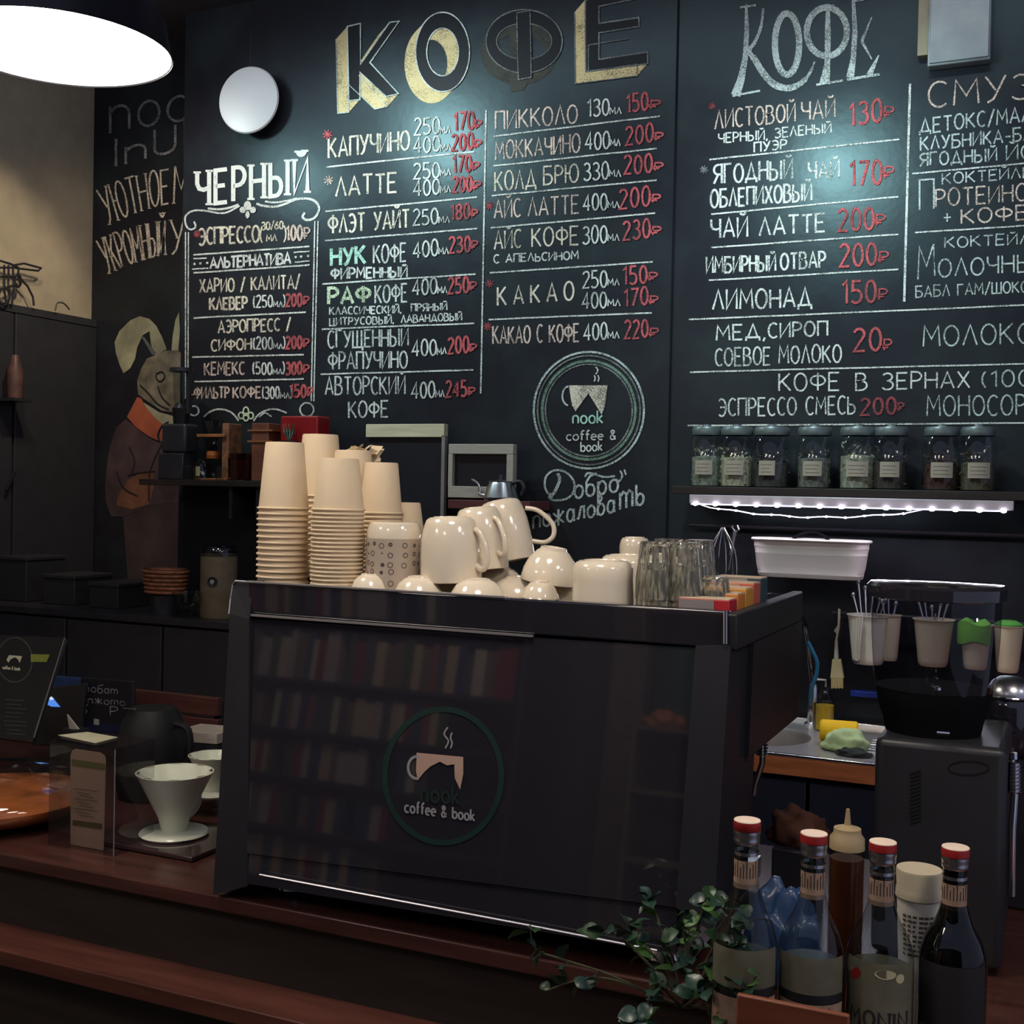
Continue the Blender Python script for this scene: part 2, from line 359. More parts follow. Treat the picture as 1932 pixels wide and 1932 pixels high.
def ribbon(mb, pts, wts, proj):
    """flat stroke of given pixel width, laid on the surface that proj() returns"""
    q = [pts[0]]
    for p in pts[1:]:
        if abs(p[0]-q[-1][0])+abs(p[1]-q[-1][1]) > .05: q.append(p)
    closed = len(q) > 3 and math.hypot(q[0][0]-q[-1][0], q[0][1]-q[-1][1]) < .3
    if len(q) < 2: return
    L = len(q); ws = wts if isinstance(wts, (list, tuple)) else [wts]*L
    if len(ws) != L: ws = [ws[min(int(i*len(ws)/L), len(ws)-1)] for i in range(L)]
    vs_ = []; RC_[0] = (RC_[0]+1) % 12
    for i, p in enumerate(q):
        a = q[i-1] if i else (q[-2] if closed else q[0]); b = q[i+1] if i < L-1 else (q[1] if closed else q[-1])
        d1 = (p[0]-a[0], p[1]-a[1]); d2 = (b[0]-p[0], b[1]-p[1])
        if i == 0 and not closed: d1 = d2
        if i == L-1 and not closed: d2 = d1
        l1 = math.hypot(*d1) or 1; l2 = math.hypot(*d2) or 1
        n1 = (-d1[1]/l1, d1[0]/l1); n2 = (-d2[1]/l2, d2[0]/l2)
        nx, ny = n1[0]+n2[0], n1[1]+n2[1]; l = math.hypot(nx, ny)
        if l < .35: nx, ny = n1; l = 1; k = 1
        else: nx /= l; ny /= l; k = min(1/(nx*n1[0]+ny*n1[1]), 1.6)
        h = ws[i]*.5*k; ex = 0
        vs_ += [proj(p[0]+nx*h, p[1]+ny*h), proj(p[0]-nx*h, p[1]-ny*h)]
    vs_ = [p+(CAM-p).normalized()*(4e-5*RC_[0]) for p in vs_] if (vs_[0]-V((0,3.8,2))).length < 3 else vs_
    mb.add(vs_, [(2*i, 2*i+1, 2*i+3, 2*i+2) for i in range(L-1)])
def on_wall(layer=1): return lambda x, y: PY(x, y, YW-.0008*layer-.0006)
def write(mb, s, x0, y0, x1, y1, h, wt, proj, slant=0, jit=.6, h1=None, gap=.17, arc=0, serif=0):
    tot = sum(G[c][0] for c in s)+gap*(len(s)-1); x = 0
    hh1 = h1 or h; rnd = random.Random(s+str(x0))
    for ch in s:
        gw, st = G[ch]
        dy = rnd.uniform(-jit, jit); sc_ = 1+rnd.uniform(-.03, .03)
        for k in st:
            pts = []
            for (gx, gy) in k:
                t = (x+gx)/tot; H = h+(hh1-h)*t
                bx = x0+(x1-x0)*t; by = y0+(y1-y0)*t + dy - arc*4*t*(1-t)
                pts.append((bx + slant*gy*H*(1-t if slant < 0 else 1), by-gy*H*sc_))
            ribbon(mb, pts, wt, proj)
            if serif and len(k) < 9:
                for (ex, ey), (ox, oy) in ((pts[0], pts[1]), (pts[-1], pts[-2])):
                    if abs(ex-ox) < .5*abs(ey-oy): ribbon(mb, [(ex-serif, ey), (ex+serif, ey)], wt*.5, proj)
        x += gw+gap
    return mb
WHITE = chalk('chalk_white', (.80, .80, .74), .72); CREAM = chalk('chalk_cream', (.88, .76, .60), .72); PINK = chalk('chalk_pink', (.86, .64, .54), .70)
RED = chalk('chalk_red', (.72, .12, .13), .66); DRED = chalk('chalk_dim_red', (.42, .07, .08), .6)
DIM = chalk('chalk_dim', (.30, .31, .30), .55); GREENC = chalk('chalk_green', (.50, .80, .64), .7); PGREEN = chalk('chalk_pale_green', (.72, .82, .55), .7)
GOLD = chalk('chalk_gold', (.72, .55, .28), .85); PALE = chalk('chalk_pale', (.62, .68, .64), .7)
CHK = dict(w=WHITE, c=CREAM, p=PINK, r=RED, R=DRED, d=DIM, g=GREENC, G=PGREEN, y=GOLD, l=PALE)
def item(root, name, entries, mc, layer=1, **kw):
    mb = MB()
    for e in entries:
        s, x0, y0, x1, y1, h = e[:6]; wt = e[6] if len(e) > 6 else 3.3
        write(mb, s, x0, y0, x1, y1, h, wt, on_wall(layer), **kw)
    return mb.build(name, CHK[mc], root)
def rules(root, ls, mc='w', wt=3.0):
    for i, l in enumerate(ls):
        mb = MB(); n = 10
        pts = [(l[0]+(l[2]-l[0])*k/n, l[1]+(l[3]-l[1])*k/n+random.uniform(-.3, .3)) for k in range(n+1)]
        ribbon(mb, pts, wt, on_wall(2)); mb.build('rule_line', CHK[mc], root)
def star(root, x, y, r, mc='r'):
    mb = MB()
    for k in range(4):
        a = k*PI/4+.2; ribbon(mb, [(x-r*math.cos(a), y-r*math.sin(a)), (x+r*math.cos(a), y+r*math.sin(a))], 2.4, on_wall(2))
    mb.build('star_mark', CHK[mc], root)
def price(root, num, x0, y0, x1, y1, h, rx0, rx1, ry, rh, mc='r', wt=4.2):
    mb = MB(); write(mb, num, x0, y0, x1, y1, h, wt, on_wall(3), gap=.2); write(mb, '₽', rx0, ry, rx1, ry-1, rh, 3.2, on_wall(3)); mb.build('price', CHK[mc], root)
def vol(root, num, x0, y0, x1, y1, h, mx0, mx1, my, mc='w'):
    mb = MB(); write(mb, num, x0, y0, x1, y1, h, 3.4, on_wall(3), gap=.16); write(mb, 'МЛ', mx0, my, mx1, my-1, 12, 2.6, on_wall(3)); mb.build('volume_mark', CHK[mc], root)
WP = lambda x, y: PY(x, y, YW)
# --- framed menu at the left
t = thing('chalk_menu', 'framed chalk menu with scrolls, headed ЧЕРНЫЙ in thick white serif letters', 'menu', WP(470, 540)); t.location = (0,0,0)
CHK['W'] = chalk('chalk_bold_white', (.88, .88, .82), 1.0)
item(t, 'heading', [('ЧЕРНЫЙ', 372, 388, 580, 362, 62, 8)], 'W', 2, gap=.24, serif=7, jit=.2)
item(t, 'lettering', [('ЭСПРЕССО', 376, 462, 489, 456, 30, 4), ('(', 491, 458, 495, 458, 30, 2.6), (')', 535, 456, 540, 456, 30, 2.6), ('30/60', 494, 434, 534, 431, 14, 2.6), ('МЛ', 503, 455, 522, 455, 12, 2.4)], 'c', gap=.14)
price(t, '100', 541, 454, 570, 452, 27, 572, 584, 451, 20, 'p')
item(t, 'lettering', [('АЛЬТЕРНАТИВА', 397, 506, 548, 497, 20, 4)], 'w', gap=.12, serif=2)
item(t, 'lettering', [('ХАРИО / КАЛИТА/', 377, 552, 565, 544, 25), ('КЛЕВЕР', 396, 585, 466, 582, 22, 4)], 'c')
item(t, 'lettering', [('АЭРОПРЕСС /', 412, 628, 548, 623, 23), ('СИФОН', 399, 662, 474, 659, 21)], 'c')
item(t, 'lettering', [('КЕМЕКС', 386, 708, 461, 706, 23)], 'p')
item(t, 'lettering', [('ФИЛЬТР', 367, 752, 432, 751, 21), ('КОФЕ', 440, 751, 492, 750, 21)], 'p')
for (a, x0, y0, x1, y1) in (('(250', 478, 580, 514, 579), ('(200', 478, 659, 514, 658), ('(500', 477, 706, 513, 706), ('(300', 495, 752, 527, 752)):
    item(t, 'volume_mark', [(a, x0, y0, x1, y1, 22, 3), ('МЛ', x1+2, y1, x1+19, y1, 10, 2.3), (')', x1+20, y1, x1+24, y1, 24, 2.4)], 'w')
for (a, x0, y0) in (('200', 540, 578), ('200', 540, 658), ('300', 540, 707), ('150', 548, 750)): price(t, a, x0, y0, x0+29, y0-1, 23, x0+31, x0+43, y0-2, 16)
star(t, 372, 441, 7, 'R')
rules(t, [(365,481,584,465), (365,515,584,500), (365,600,577,589), (363,674,573,669), (367,720,573,715)])
rules(t, [(365,488,390,487), (554,476,584,474), (362,508,393,506), (556,495,584,492)], wt=2.4)
mb = MB()
for (x, y) in ((367,498),(378,497),(391,496),(558,485),(568,484),(581,483)): ribbon(mb, [(x-2, y), (x+2, y)], 4, on_wall(2))
mb.build('dot_row', WHITE, t)
for l in ((350,438,350,752), (355.5,438,354.5,752), (594,417,587,757), (600,417,592,757)): rules(t, [l], wt=2.4)
mb = MB()
def cat(P, n=5):
    out = []
    for i in range(len(P)-1):
        p0 = P[max(i-1,0)]; p1 = P[i]; p2 = P[i+1]; p3 = P[min(i+2, len(P)-1)]
        for k in range(n):
            s = k/n; out.append(tuple(.5*((2*p1[j])+(-p0[j]+p2[j])*s+(2*p0[j]-5*p1[j]+4*p2[j]-p3[j])*s*s+(-p0[j]+3*p1[j]-3*p2[j]+p3[j])*s**3) for j in range(len(p1))))
    return out+[tuple(P[-1])]
for P, wd in (([(366,418),(369,428),(360,433),(352,427),(349,413),(354,403),(368,397),(390,398),(412,402),(430,400),(452,388)], 3.4),
          ([(392,393),(412,395),(432,392),(450,386)], 4), ([(575,401),(571,409),(578,415),(590,413),(599,404),(602,392),(596,381),(582,375),(560,376),(540,384),(518,390),(495,388),(484,384)], 4.4),
          ([(500,380),(520,382),(545,378),(560,374)], 3.4),
          ([(384,787),(396,777),(412,772),(430,775),(442,783),(450,794)], 3.4), ([(478,794),(488,782),(503,774),(520,772),(541,779)], 3.4), ([(489,787),(500,779),(512,786)], 2.6)):
    ribbon(mb, cat(P), wd, on_wall(2))
for (x, y, r) in ((579,773,13), (366,775,9)): ribbon(mb, el(x, y, r, r, 0, 360, 18), 3.2, on_wall(2))
mb.build('scroll_ornament', WHITE, t)
mb = MB()
for (x, y, r, ry) in ((467,388,7,9), (458,396,6,6), (477,396,6,6), (467,405,4,7)): mb.poly([on_wall(4)(a, b) for a, b in el(x, y, r, ry, 0, 350, 14)])
mb.build('leaf_ornament', WHITE, t)
mb = MB()
for (x, y, r, ry) in ((464,776,5,8), (455,784,5,6), (473,784,5,6), (464,787,5,7)):
    ribbon(mb, el(x, y, r, ry, 0, 360, 14), 3, on_wall(4))
mb.build('leaf_ornament', PGREEN, t)
# --- big coffee menu
t = thing('chalk_menu', 'widest chalk menu, two columns of coffees under big block letters КОФЕ with gold sides', 'menu')
def block(polys, holes, d, mc_face, outline, fillc, name='heading', gsel=None):
    """drop-shaded block letter: gold slanted sides, board-black face, chalk outline"""
    mb = MB()
    for P in polys:
        n = len(P)
        for i in range(n):
            a, b = P[i], P[(i+1) % n]
            if gsel and i not in gsel: continue
            mb.poly([on_wall(1+.08*i)(*q) for q in (a, b, (b[0]+d[0], b[1]+d[1]), (a[0]+d[0], a[1]+d[1]))])
    mb.build(name, fillc, t)
def face(polys, m, layer): 
    mb = MB()
    for P in polys:
        from mathutils.geometry import tessellate_polygon
        pv = [V((x, y, 0)) for x, y in P]
        tr = tessellate_polygon([pv]); mb.add([on_wall(layer)(*q) for q in P], [tuple(a) for a in tr])
    return mb
K_ = [(655,50),(680,44),(680,122),(735,42),(753,40),(698,118),(752,177),(728,182),(679,136),(679,188),(658,190)]
E_ = [(1104,0),(1210,-22),(1212,-5),(1130,12),(1130,44),(1205,33),(1206,50),(1130,62),(1130,112),(1222,98),(1222,120),(1105,135)]
F_ = [(975,24),(1000,20),(1002,122),(1002,146),(978,150),(977,128)]
darkface = mat('letter_face', (.010, .011, .014), .5, var=.1, spec=.2)
unlit_gold = chalk('chalk_gold_unlit', (.055, .052, .04), .8)  # gold sides of Ф in shade, the missing spotlight put into the colour
for P, d, gc, oc in ((K_, (-21, 24), GOLD, PALE), (E_, (-20, 23), GOLD, DIM)):  # grey outline on Е carries the lack of light in its colour
    block([P], None, d, None, None, gc, gsel=(8, 9, 10, 11) if P is E_ else None)
    face([P], darkface, 3).build('heading', darkface, t)
    mb = MB(); ribbon(mb, P+[P[0]], 2.6, on_wall(4)); ribbon(mb, [(x+d[0], y+d[1]) for x, y in P[-6:]]+[(P[0][0]+d[0], P[0][1]+d[1])], 1.8, on_wall(4)); mb.build('heading', oc, t)
def ringmesh(cx, cy, rx, ry, ix, iy, layer, n=40, rot=0):
    mb = MB(); vs_ = []
    for i in range(n):
        a = 2*PI*i/n; vs_ += [on_wall(layer)(cx+rx*math.cos(a), cy+ry*math.sin(a)), on_wall(layer)(cx+ix*math.cos(a), cy+iy*math.sin(a))]
    mb.add(vs_, [(2*i, 2*i+1, (2*i+3) % (2*n), (2*i+2) % (2*n)) for i in range(n)]); return mb
for (cx, cy, rx, ry, ix, iy, d, gc, oc) in ((835, 98, 51, 75, 30, 45, (-21, 22), GOLD, WHITE), (989, 78, 72, 60, 52, 34, (-10, 22), unlit_gold, DIM)):  # Ф drawn in dark gold and grey, its shade painted in
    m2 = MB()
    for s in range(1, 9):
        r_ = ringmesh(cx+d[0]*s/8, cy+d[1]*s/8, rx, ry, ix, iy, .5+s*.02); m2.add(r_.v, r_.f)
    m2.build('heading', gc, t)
    ringmesh(cx, cy, rx, ry, ix, iy, 3).build('heading', darkface, t)
    mb = MB(); ribbon(mb, el(cx, cy, rx, ry, 0, 360, 40), 2.4, on_wall(4)); ribbon(mb, el(cx, cy, ix, iy, 0, 360, 40), 2.2, on_wall(4)); mb.build('heading', oc, t)
block([F_], None, (-14, 24), None, None, unlit_gold); face([F_], darkface, 5).build('heading', darkface, t)
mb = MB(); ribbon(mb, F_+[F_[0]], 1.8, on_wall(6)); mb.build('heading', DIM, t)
W4 = 4.0
for (ln, mc) in (([('КАПУЧИНО', 620,298,772,282,36,W4)],'c'), ([('ЛАТТЕ',634,371,748,362,36,W4)],'c'), ([('ФЛЭТ',620,440,688,436,33,W4),('УАЙТ',706,434,772,429,34,W4)],'c'),
    ([('НУК',625,502,689,497,33,6)],'g'), ([('КОФЕ',705,497,766,493,34)],'w'), ([('ФИРМЕННЫЙ',625,527,768,522,20,3.8)],'w'), ([('РАФ',620,574,698,571,31,6)],'G'), ([('КОФЕ',708,572,768,569,33)],'w'),
    ([('КЛАССИЧЕСКИЙ,',622,594,757,590,14,2.6),('ПРЯНЫЙ',776,588,843,585,14,2.6),('ЦИТРУСОВЫЙ,',622,614,743,610,14,2.6),('ЛАВАНДОВЫЙ',757,609,871,604,14,2.6)],'w'),
    ([('СГУЩЕННЫЙ',619,657,770,652,32),('ФРАПУЧИНО',620,697,768,694,32)],'w'), ([('АВТОРСКИЙ',614,745,764,743,33),('КОФЕ',658,788,732,787,30)],'w'),
    ([('ПИККОЛО',935,245,1089,232,34)],'p'), ([('МОККАЧИНО',935,301,1094,287,34)],'p'), ([('КОЛД',934,360,1011,354,35),('БРЮ',1026,348,1091,343,34)],'c'),
    ([('АЙС',933,412,982,409,34),('ЛАТТЕ',997,408,1092,402,34)],'p'), ([('АЙС',933,471,983,467,34),('КОФЕ',1004,466,1091,461,34)],'c'), ([('С АПЕЛЬСИНОМ',932,496,1091,489,15,2.8)],'w'),
    ([('КАКАО С КОФЕ',930,649,1092,644,33)],'p')):
    item(t, 'lettering', ln, mc)
item(t, 'lettering', [('КАКАО',939,576,1082,566,34,3.8)], 'c', gap=.45)
for a in (('250',782,255,829,252,31,831,849,252),('400',781,289,829,285,29,831,850,285),('250',781,338,829,335,29,831,850,332),('400',781,370,829,366,29,831,850,364),('250',780,425,826,422,29,828,848,421),
          ('400',780,487,826,482,30,828,846,480),('400',779,558,824,554,29,826,843,553),('400',778,673,823,670,30,825,842,669),('400',777,752,820,750,30,822,838,750),
          ('130',1109,221,1149,217,31,1151,1172,216),('400',1105,283,1150,280,32,1152,1170,276),('330',1102,341,1148,338,32,1150,1171,334),('400',1101,398,1145,395,30,1147,1168,393),
          ('300',1100,461,1145,457,32,1147,1168,455),('250',1100,544,1145,541,31,1147,1168,539),('400',1099,583,1144,580,29,1147,1170,578),('400',1102,643,1145,640,31,1147,1168,639)):
    vol(t, *a)
for a in (('170',857,246,894,243,33,895,908,243,16),('200',853,284,892,281,30,893,908,280,15),('170',855,326,888,323,31,889,904,322,15),('200',855,362,890,360,28,891,907,358,15),('180',851,415,886,412,28,888,901,410,14),
          ('230',848,478,887,474,29,888,901,470,15),('250',846,554,884,551,29,885,899,548,15),('200',846,668,884,665,30,885,899,664,14),('245',842,749,880,747,30,882,896,747,15),
          ('150',1183,212,1222,207,33,1224,1246,205,15),('200',1181,274,1232,267,34,1234,1251,266,15),('200',1178,329,1230,325,34,1232,1251,322,15),('200',1169,394,1226,388,37,1228,1246,383,15),
          ('230',1176,453,1226,448,35,1228,1247,444,15),('150',1176,538,1220,534,33,1222,1240,530,15),('170',1178,578,1222,574,32,1224,1241,574,15),('220',1179,639,1222,636,33,1224,1242,635,15)):
    price(t, *a)
star(t, 618, 254, 9); star(t, 620, 340, 9, 'p')
for (x, y) in ((923,388),(924,535),(920,616)): star(t, x, y, 8, 'R')
rules(t, [(616,315,895,286),(614,399,900,372),(613,454,900,431),(608,536,897,517),(607,621,895,610),(605,706,893,698),(931,257,1245,219),(931,313,1239,280),(928,369,1239,340),
          (926,430,1236,402),(924,515,1232,494),(922,603,1230,590),(917,208,907,742)])
# --- right menu
t = thing('chalk_menu', 'chalk menu of teas, lemonade and shakes above the jar shelf, curly pale heading КОФЕ', 'menu')
HP = on_wall(2)
mb = MB()
for P, wd in (([(1408,8),(1409,60),(1406,110),(1398,150),(1388,180)], [5,9,10,14,18]), ([(1382,181),(1434,171)], 4), ([(1396,14),(1426,10)], 4),
              (cat([(1440,16),(1436,50),(1424,80),(1413,96),(1424,112),(1440,138),(1462,160),(1490,166),(1515,154),(1530,134),(1537,116)]), [5,6,7,9,12,13,13,12,10,6,3]),
              (el(1485,83,23,58,0,360,24), 12), (el(1560,60,38,46,0,360,24), 12), ([(1562,8),(1562,60),(1561,120),(1556,158)], [7,11,11,20]), ([(1540,160),(1590,152)], 4), ([(1552,12),(1574,10)], 3.5),
              ([(1610,0),(1613,60),(1610,110),(1604,146)], [6,10,10,15]), ([(1598,150),(1660,140)], 5), ([(1640,142),(1658,104)], [12,2]), ([(1626,78),(1645,32)], [6,2]), ([(1626,78),(1645,112)], [6,2]), ([(1612,2),(1640,-4)], 5)):
    ribbon(mb, P, wd, HP)
mb.build('heading', PALE, t)
for (ln, mc) in (([('ЛИСТОВОЙ',1349,243,1500,228,34),('ЧАЙ',1513,227,1575,221,34)],'p'), ([('ЧЕРНЫЙ,',1356,270,1448,263,18,2.8),('ЗЕЛЕНЫЙ',1462,260,1568,250,18,2.8),('ПУЭР',1423,287,1484,281,18,3)],'w'),
    ([('ЯГОДНЫЙ',1347,347,1495,336,35,W4),('ЧАЙ',1526,339,1583,336,33,W4),('ОБЛЕПИХОВЫЙ',1341,392,1531,378,33,W4)],'w'), ([('ЧАЙ',1342,450,1410,446,36,W4),('ЛАТТЕ',1433,445,1556,437,34,W4)],'w'),
    ([('ИМБИРНЫЙ',1333,515,1463,511,30,W4),('ОТВАР',1473,509,1557,504,30,W4)],'w'), ([('ЛИМОНАД',1345,584,1531,579,36,W4)],'w'), ([('МЕД,',1352,642,1444,640,28,3.6),('СИРОП',1450,637,1561,633,27,3.6)],'w'),
    ([('СОЕВОЕ',1350,690,1453,688,33),('МОЛОКО',1470,686,1587,683,33)],'w'), ([('КОФЕ',1470,738,1583,736,33)],'w'), ([('В',1615,736,1636,735,32)],'w'), ([('ЗЕРНАХ',1665,735,1829,731,31)],'w'), ([('(100',1852,731,1945,728,30)],'l'),
    ([('ЭСПРЕССО',1356,785,1502,783,33),('СМЕСЬ',1521,783,1613,780,33)],'w'), ([('МОНОСОР',1749,785,1935,783,38)],'l'), ([('МОЛОКО',1742,654,1948,648,38)],'l'),
    ([('СМУЗ',1752,203,1945,186,48,3.8)],'p'), ([('ДЕТОКС/МАЛ',1735,252,1945,228,28),('КЛУБНИКА-БА',1737,284,1948,264,25),('ЯГОДНЫЙ',1736,314,1880,303,24),('ЙО',1899,303,1950,298,28)],'l'),
    ([('КОКТЕЙЛЬ',1778,348,1945,334,20,2.8)],'l'), ([('П',1735,396,1762,394,58)],'l'), ([('РОТЕИНО',1766,390,1938,378,32)],'p'), ([('КОФЕ',1814,422,1938,414,27)],'p'), ([('+',1780,424,1794,423,26,2.6)],'l'),
    ([('КОКТЕЙЛЬ',1783,468,1965,458,20,2.8)],'l'), ([('М',1732,527,1764,520,62)],'l'), ([('ОЛОЧНЫ',1771,523,1950,512,33)],'l'), ([('БАБЛ ГАМ/ШОКО',1728,561,1940,551,21,2.8)],'l')):
    item(t, 'lettering', ln, mc)
for a in (('130',1603,238,1663,228,42,1666,1686,222,20),('170',1604,350,1663,346,45,1666,1686,337,22),('200',1582,436,1648,432,41,1650,1670,426,20),('200',1585,503,1653,499,41,1656,1676,496,20),
          ('150',1590,573,1652,570,42,1655,1674,566,20),('20',1611,663,1662,660,42,1665,1682,661,20),('200',1624,783,1690,780,30,1693,1705,775,15)):
    price(t, *a, mc='r' if a[1] != 1624 else 'R', wt=5)
star(t, 1343, 200, 7, 'R'); star(t, 1328, 320, 8, 'd')
rules(t, [(1338,301,1697,263),(1342,404,1695,371),(1342,467,1695,442),(1337,529,1695,508),(1300,603,1945,575),(1302,702,1945,686),(1297,803,1945,798),(1721,328,1945,307),(1726,439,1945,425)])
rules(t, [(1717,158,1706,569)], wt=4.5)
# --- round logo and greeting
t = thing('chalk_logo', 'round chalk emblem of a white cup with a roof, ringed, reading coffee & book', 'logo')
for (rx, ry, wd, mc) in ((104,110,4,'l'), (97,103,3,'d'), (88,93,5,'g'), (82,87,3,'d')):
    mb = MB(); ribbon(mb, el(1111,774,rx,ry,0,360,56), wd, on_wall(2)); mb.build('ring', CHK[mc] if mc != 'g' else chalk('chalk_moss', (.20,.30,.22), .7), t)
mb = face([[(1073,727),(1146,727),(1141,768),(1135,782),(1110,742),(1086,776),(1079,764)]], CREAM, 3); mb.build('cup_emblem', CREAM, t)
mb = MB(); ribbon(mb, el(1073,747,12,18,95,265,12), 3.5, on_wall(3)); mb.build('handle_emblem', WHITE, t)
mb = MB(); ribbon(mb, cat([(1124,692),(1128,699),(1124,706)]), 2.6, on_wall(3)); ribbon(mb, cat([(1121,708),(1123,714),(1121,720)]), 2.4, on_wall(3)); ribbon(mb, cat([(1128,708),(1130,714),(1128,720)]), 2.4, on_wall(3)); mb.build('steam', WHITE, t)
item(t, 'lettering', [('nook', 1081, 799, 1137, 798, 24, 3.2)], 'g', 4, jit=0)
item(t, 'lettering', [('coffee &', 1069, 831, 1162, 829, 18, 2.6), ('book', 1096, 852, 1136, 850, 18, 2.6)], 'w', 4, jit=0)
t = thing('chalk_greeting', 'swirly grey chalk greeting in two slanting lines under the round emblem', 'lettering')
item(t, 'lettering', [('обро', 1084, 940, 1166, 928, 40, 4.2)], 'l', jit=1)
mb = MB(); 
for P, wd in (([(1052,893),(1056,905),(1048,925),(1038,940)], 6), ([(1034,932),(1028,918),(1030,900),(1042,889),(1060,888),(1076,898),(1084,914),(1080,932),(1066,942),(1046,944),(1036,938),(1040,930)], 4),
              ([(1104,900),(1108,893),(1120,894),(1140,900),(1160,898)], 4), ([(1170,888),(1174,898),(1168,908),(1162,904)], 3.5), ([(1178,886),(1181,896)], 3)): ribbon(mb, cat(P), wd, on_wall(2))
mb.build('lettering', PALE, t)
item(t, 'lettering', [('пожалова', 1006, 998, 1160, 966, 38, 4)], 'l', jit=1)
item(t, 'lettering', [('ть', 1170, 962, 1216, 950, 52, 4.4)], 'l', jit=1)
# --- greeting in the niche at the left, partly hidden by the board wall
def on_niche(layer=1): return lambda x, y: PY(x, y, YN-.0008*layer-.0006)
t = thing('chalk_slogan', 'arched cream and grey chalk slogan in the recess left of the framed menu', 'lettering')
for s, x0, y0, x1, y1, h, wt, m_, sl, ar in (('УЮТНОЕ', 205,424,318,384,66,3.4,CREAM,-.35,5), ('М',328,384,356,380,70,3.4,CREAM,0,0), ('УКРОМНЫЙ',205,516,312,480,62,3.6,CREAM,-.38,5), ('У',322,480,348,476,66,3.6,CREAM,0,0)):
    write(MBx := MB(), s, x0, y0, x1, y1, h, wt, on_niche(2), slant=sl, arc=ar, gap=.14, serif=3.5); MBx.build('lettering', m_, t)
for s, x0, y0, x1, y1, h, m_ in (('пос', 208, 250, 352, 226, 80, DIM), ('Ипи', 216, 313, 352, 280, 64, chalk('chalk_grey', (.36,.36,.36), .6))):
    s = s.replace('с', 'c')
    write(MBx := MB(), s if s[0] != 'И' else 'IпUI', x0, y0, x1, y1, h if s[0] != 'И' else 50, 5, on_niche(2), serif=3); MBx.build('lettering', m_, t)
# --- painted hare mural in the niche
t = thing('wall_mural', 'painted hare in a purple coat with orange collar on the recess wall', 'painting')
Q = lambda L: [(x*.2588, 480+y*.2588) for x, y in L]
def npoly(P, m_, layer, name, nz=0):
    from mathutils.geometry import tessellate_polygon
    tr = tessellate_polygon([[V((x, y, 0)) for x, y in P]]); mb = MB(); mb.add([on_niche(layer)(*q) for q in P], [tuple(a) for a in tr]); return mb.build(name, m_, t)
ear = mat('mural_ear', (.36,.34,.22), .7, var=.35, scale=9); fur = mat('mural_fur', (.20,.17,.12), .7, var=.5, scale=16)
coat = mat('mural_coat', (.075,.045,.05), .7, var=.45, scale=7); coat2 = mat('mural_coat_lower', (.06,.038,.036), .7, var=.4, scale=7)
col_ = mat('mural_collar', (.42,.10,.05), .7, var=.25, scale=10); slv = mat('mural_sleeve', (.15,.06,.035), .7, var=.45, scale=9); drk = mat('mural_line', (.02,.018,.018), .7)
npoly([(232,970),(290,950),(345,920),(352,1085),(300,1125),(243,1118)], coat2, 1, 'coat_skirt')
npoly(Q([(920,1200),(1000,1270),(1090,1340),(1180,1380),(1300,1400),(1350,1500),(1350,1800),(1080,1830),(900,1915),(810,1910),(770,1800),(765,1680),(780,1540),(800,1400),(850,1260)]), coat, 2, 'coat')
npoly(Q([(1040,1580),(1130,1570),(1120,1700),(1090,1820),(960,1860),(850,1830),(860,1750),(930,1650)]), slv, 3, 'sleeve')
npoly(Q([(1070,760),(1130,735),(1210,700),(1300,700),(1360,760),(1370,1080),(1260,1150),(1180,1140),(1060,1060),(1005,1020),(1000,920),(1030,830)]), fur, 2, 'head')
npoly(Q([(835,640),(870,560),(950,480),(1020,450),(1090,470),(1140,520),(1180,600),(1215,690),(1130,740),(1100,650),(1090,560),(1040,590),(1000,680),(985,760),(950,830),(900,868),(870,800),(845,720)]), ear, 3, 'ear')
npoly(Q([(1305,420),(1312,560),(1300,700),(1250,700),(1258,600),(1278,480)]), ear, 3, 'ear')
npoly(Q([(1040,1075),(1160,1150),(1270,1180),(1320,1230),(1200,1250),(1100,1170)]), ear, 4, 'chin_fur')
npoly(Q([(1000,1040),(1030,1050),(1060,1110),(1130,1190),(1200,1250),(1180,1370),(1090,1330),(990,1260),(925,1185)]), col_, 5, 'collar')
npoly(Q([(1030,600),(1050,600),(1140,720),(1110,735)]), mat('mural_grey', (.12,.13,.14), .7), 4, 'pencil')
mb = MB(); onq = lambda x, y: on_niche(6)(x, y)
for P in ([(1140,870),(1180,855),(1200,890),(1170,925),(1140,905),(1140,870)], [(1020,950),(1080,1010),(1150,1090),(1230,1130)], [(1150,960),(1180,1040),(1240,1100)], [(940,1400),(980,1500),(960,1590)], [(1180,1380),(1130,1480),(1090,1600),(1085,1800)], [(930,1610),(1020,1590),(1130,1580)], [(850,1580),(900,1700),(1000,1760)]):
    ribbon(mb, cat(Q(P)), 2.6, onq)
mb.build('outline', drk, t)

# ------------------------------------------------------------------ bar counter (customer side)
ZT = .89; YF = 1.66
cn = thing('bar_counter', 'long dark bar counter with reddish wood top edge and lower ledge', 'counter', (0,0,0))
MB().box((-3.0, YF, ZT-.028), (1.35, 2.42, ZT)).build('countertop', mat('counter_top', (.075,.028,.022), .22, var=.3, scale=5, wood='x'), cn, bevel=.004)
for i in range(1):
    x0 = -3.0; MB().box((x0+.002, YF+.03, 0), (x0+4.34, YF+.06, ZT-.028)).build('front_panel', mat('counter_front', (.030, .022, .019), .5, var=.25, scale=4, wood='x'), cn)
MB().box((-3.0, YF+.06, 0), (1.35, 2.40, ZT-.03)).build('carcass', black_matt, cn)
MB().box((-3.0, YF-.07, .712), (1.35, YF+.035, .742)).build('ledge', mat('ledge_wood', (.10,.034,.024), .3, var=.3, scale=5, wood='x'), cn, bevel=.003)

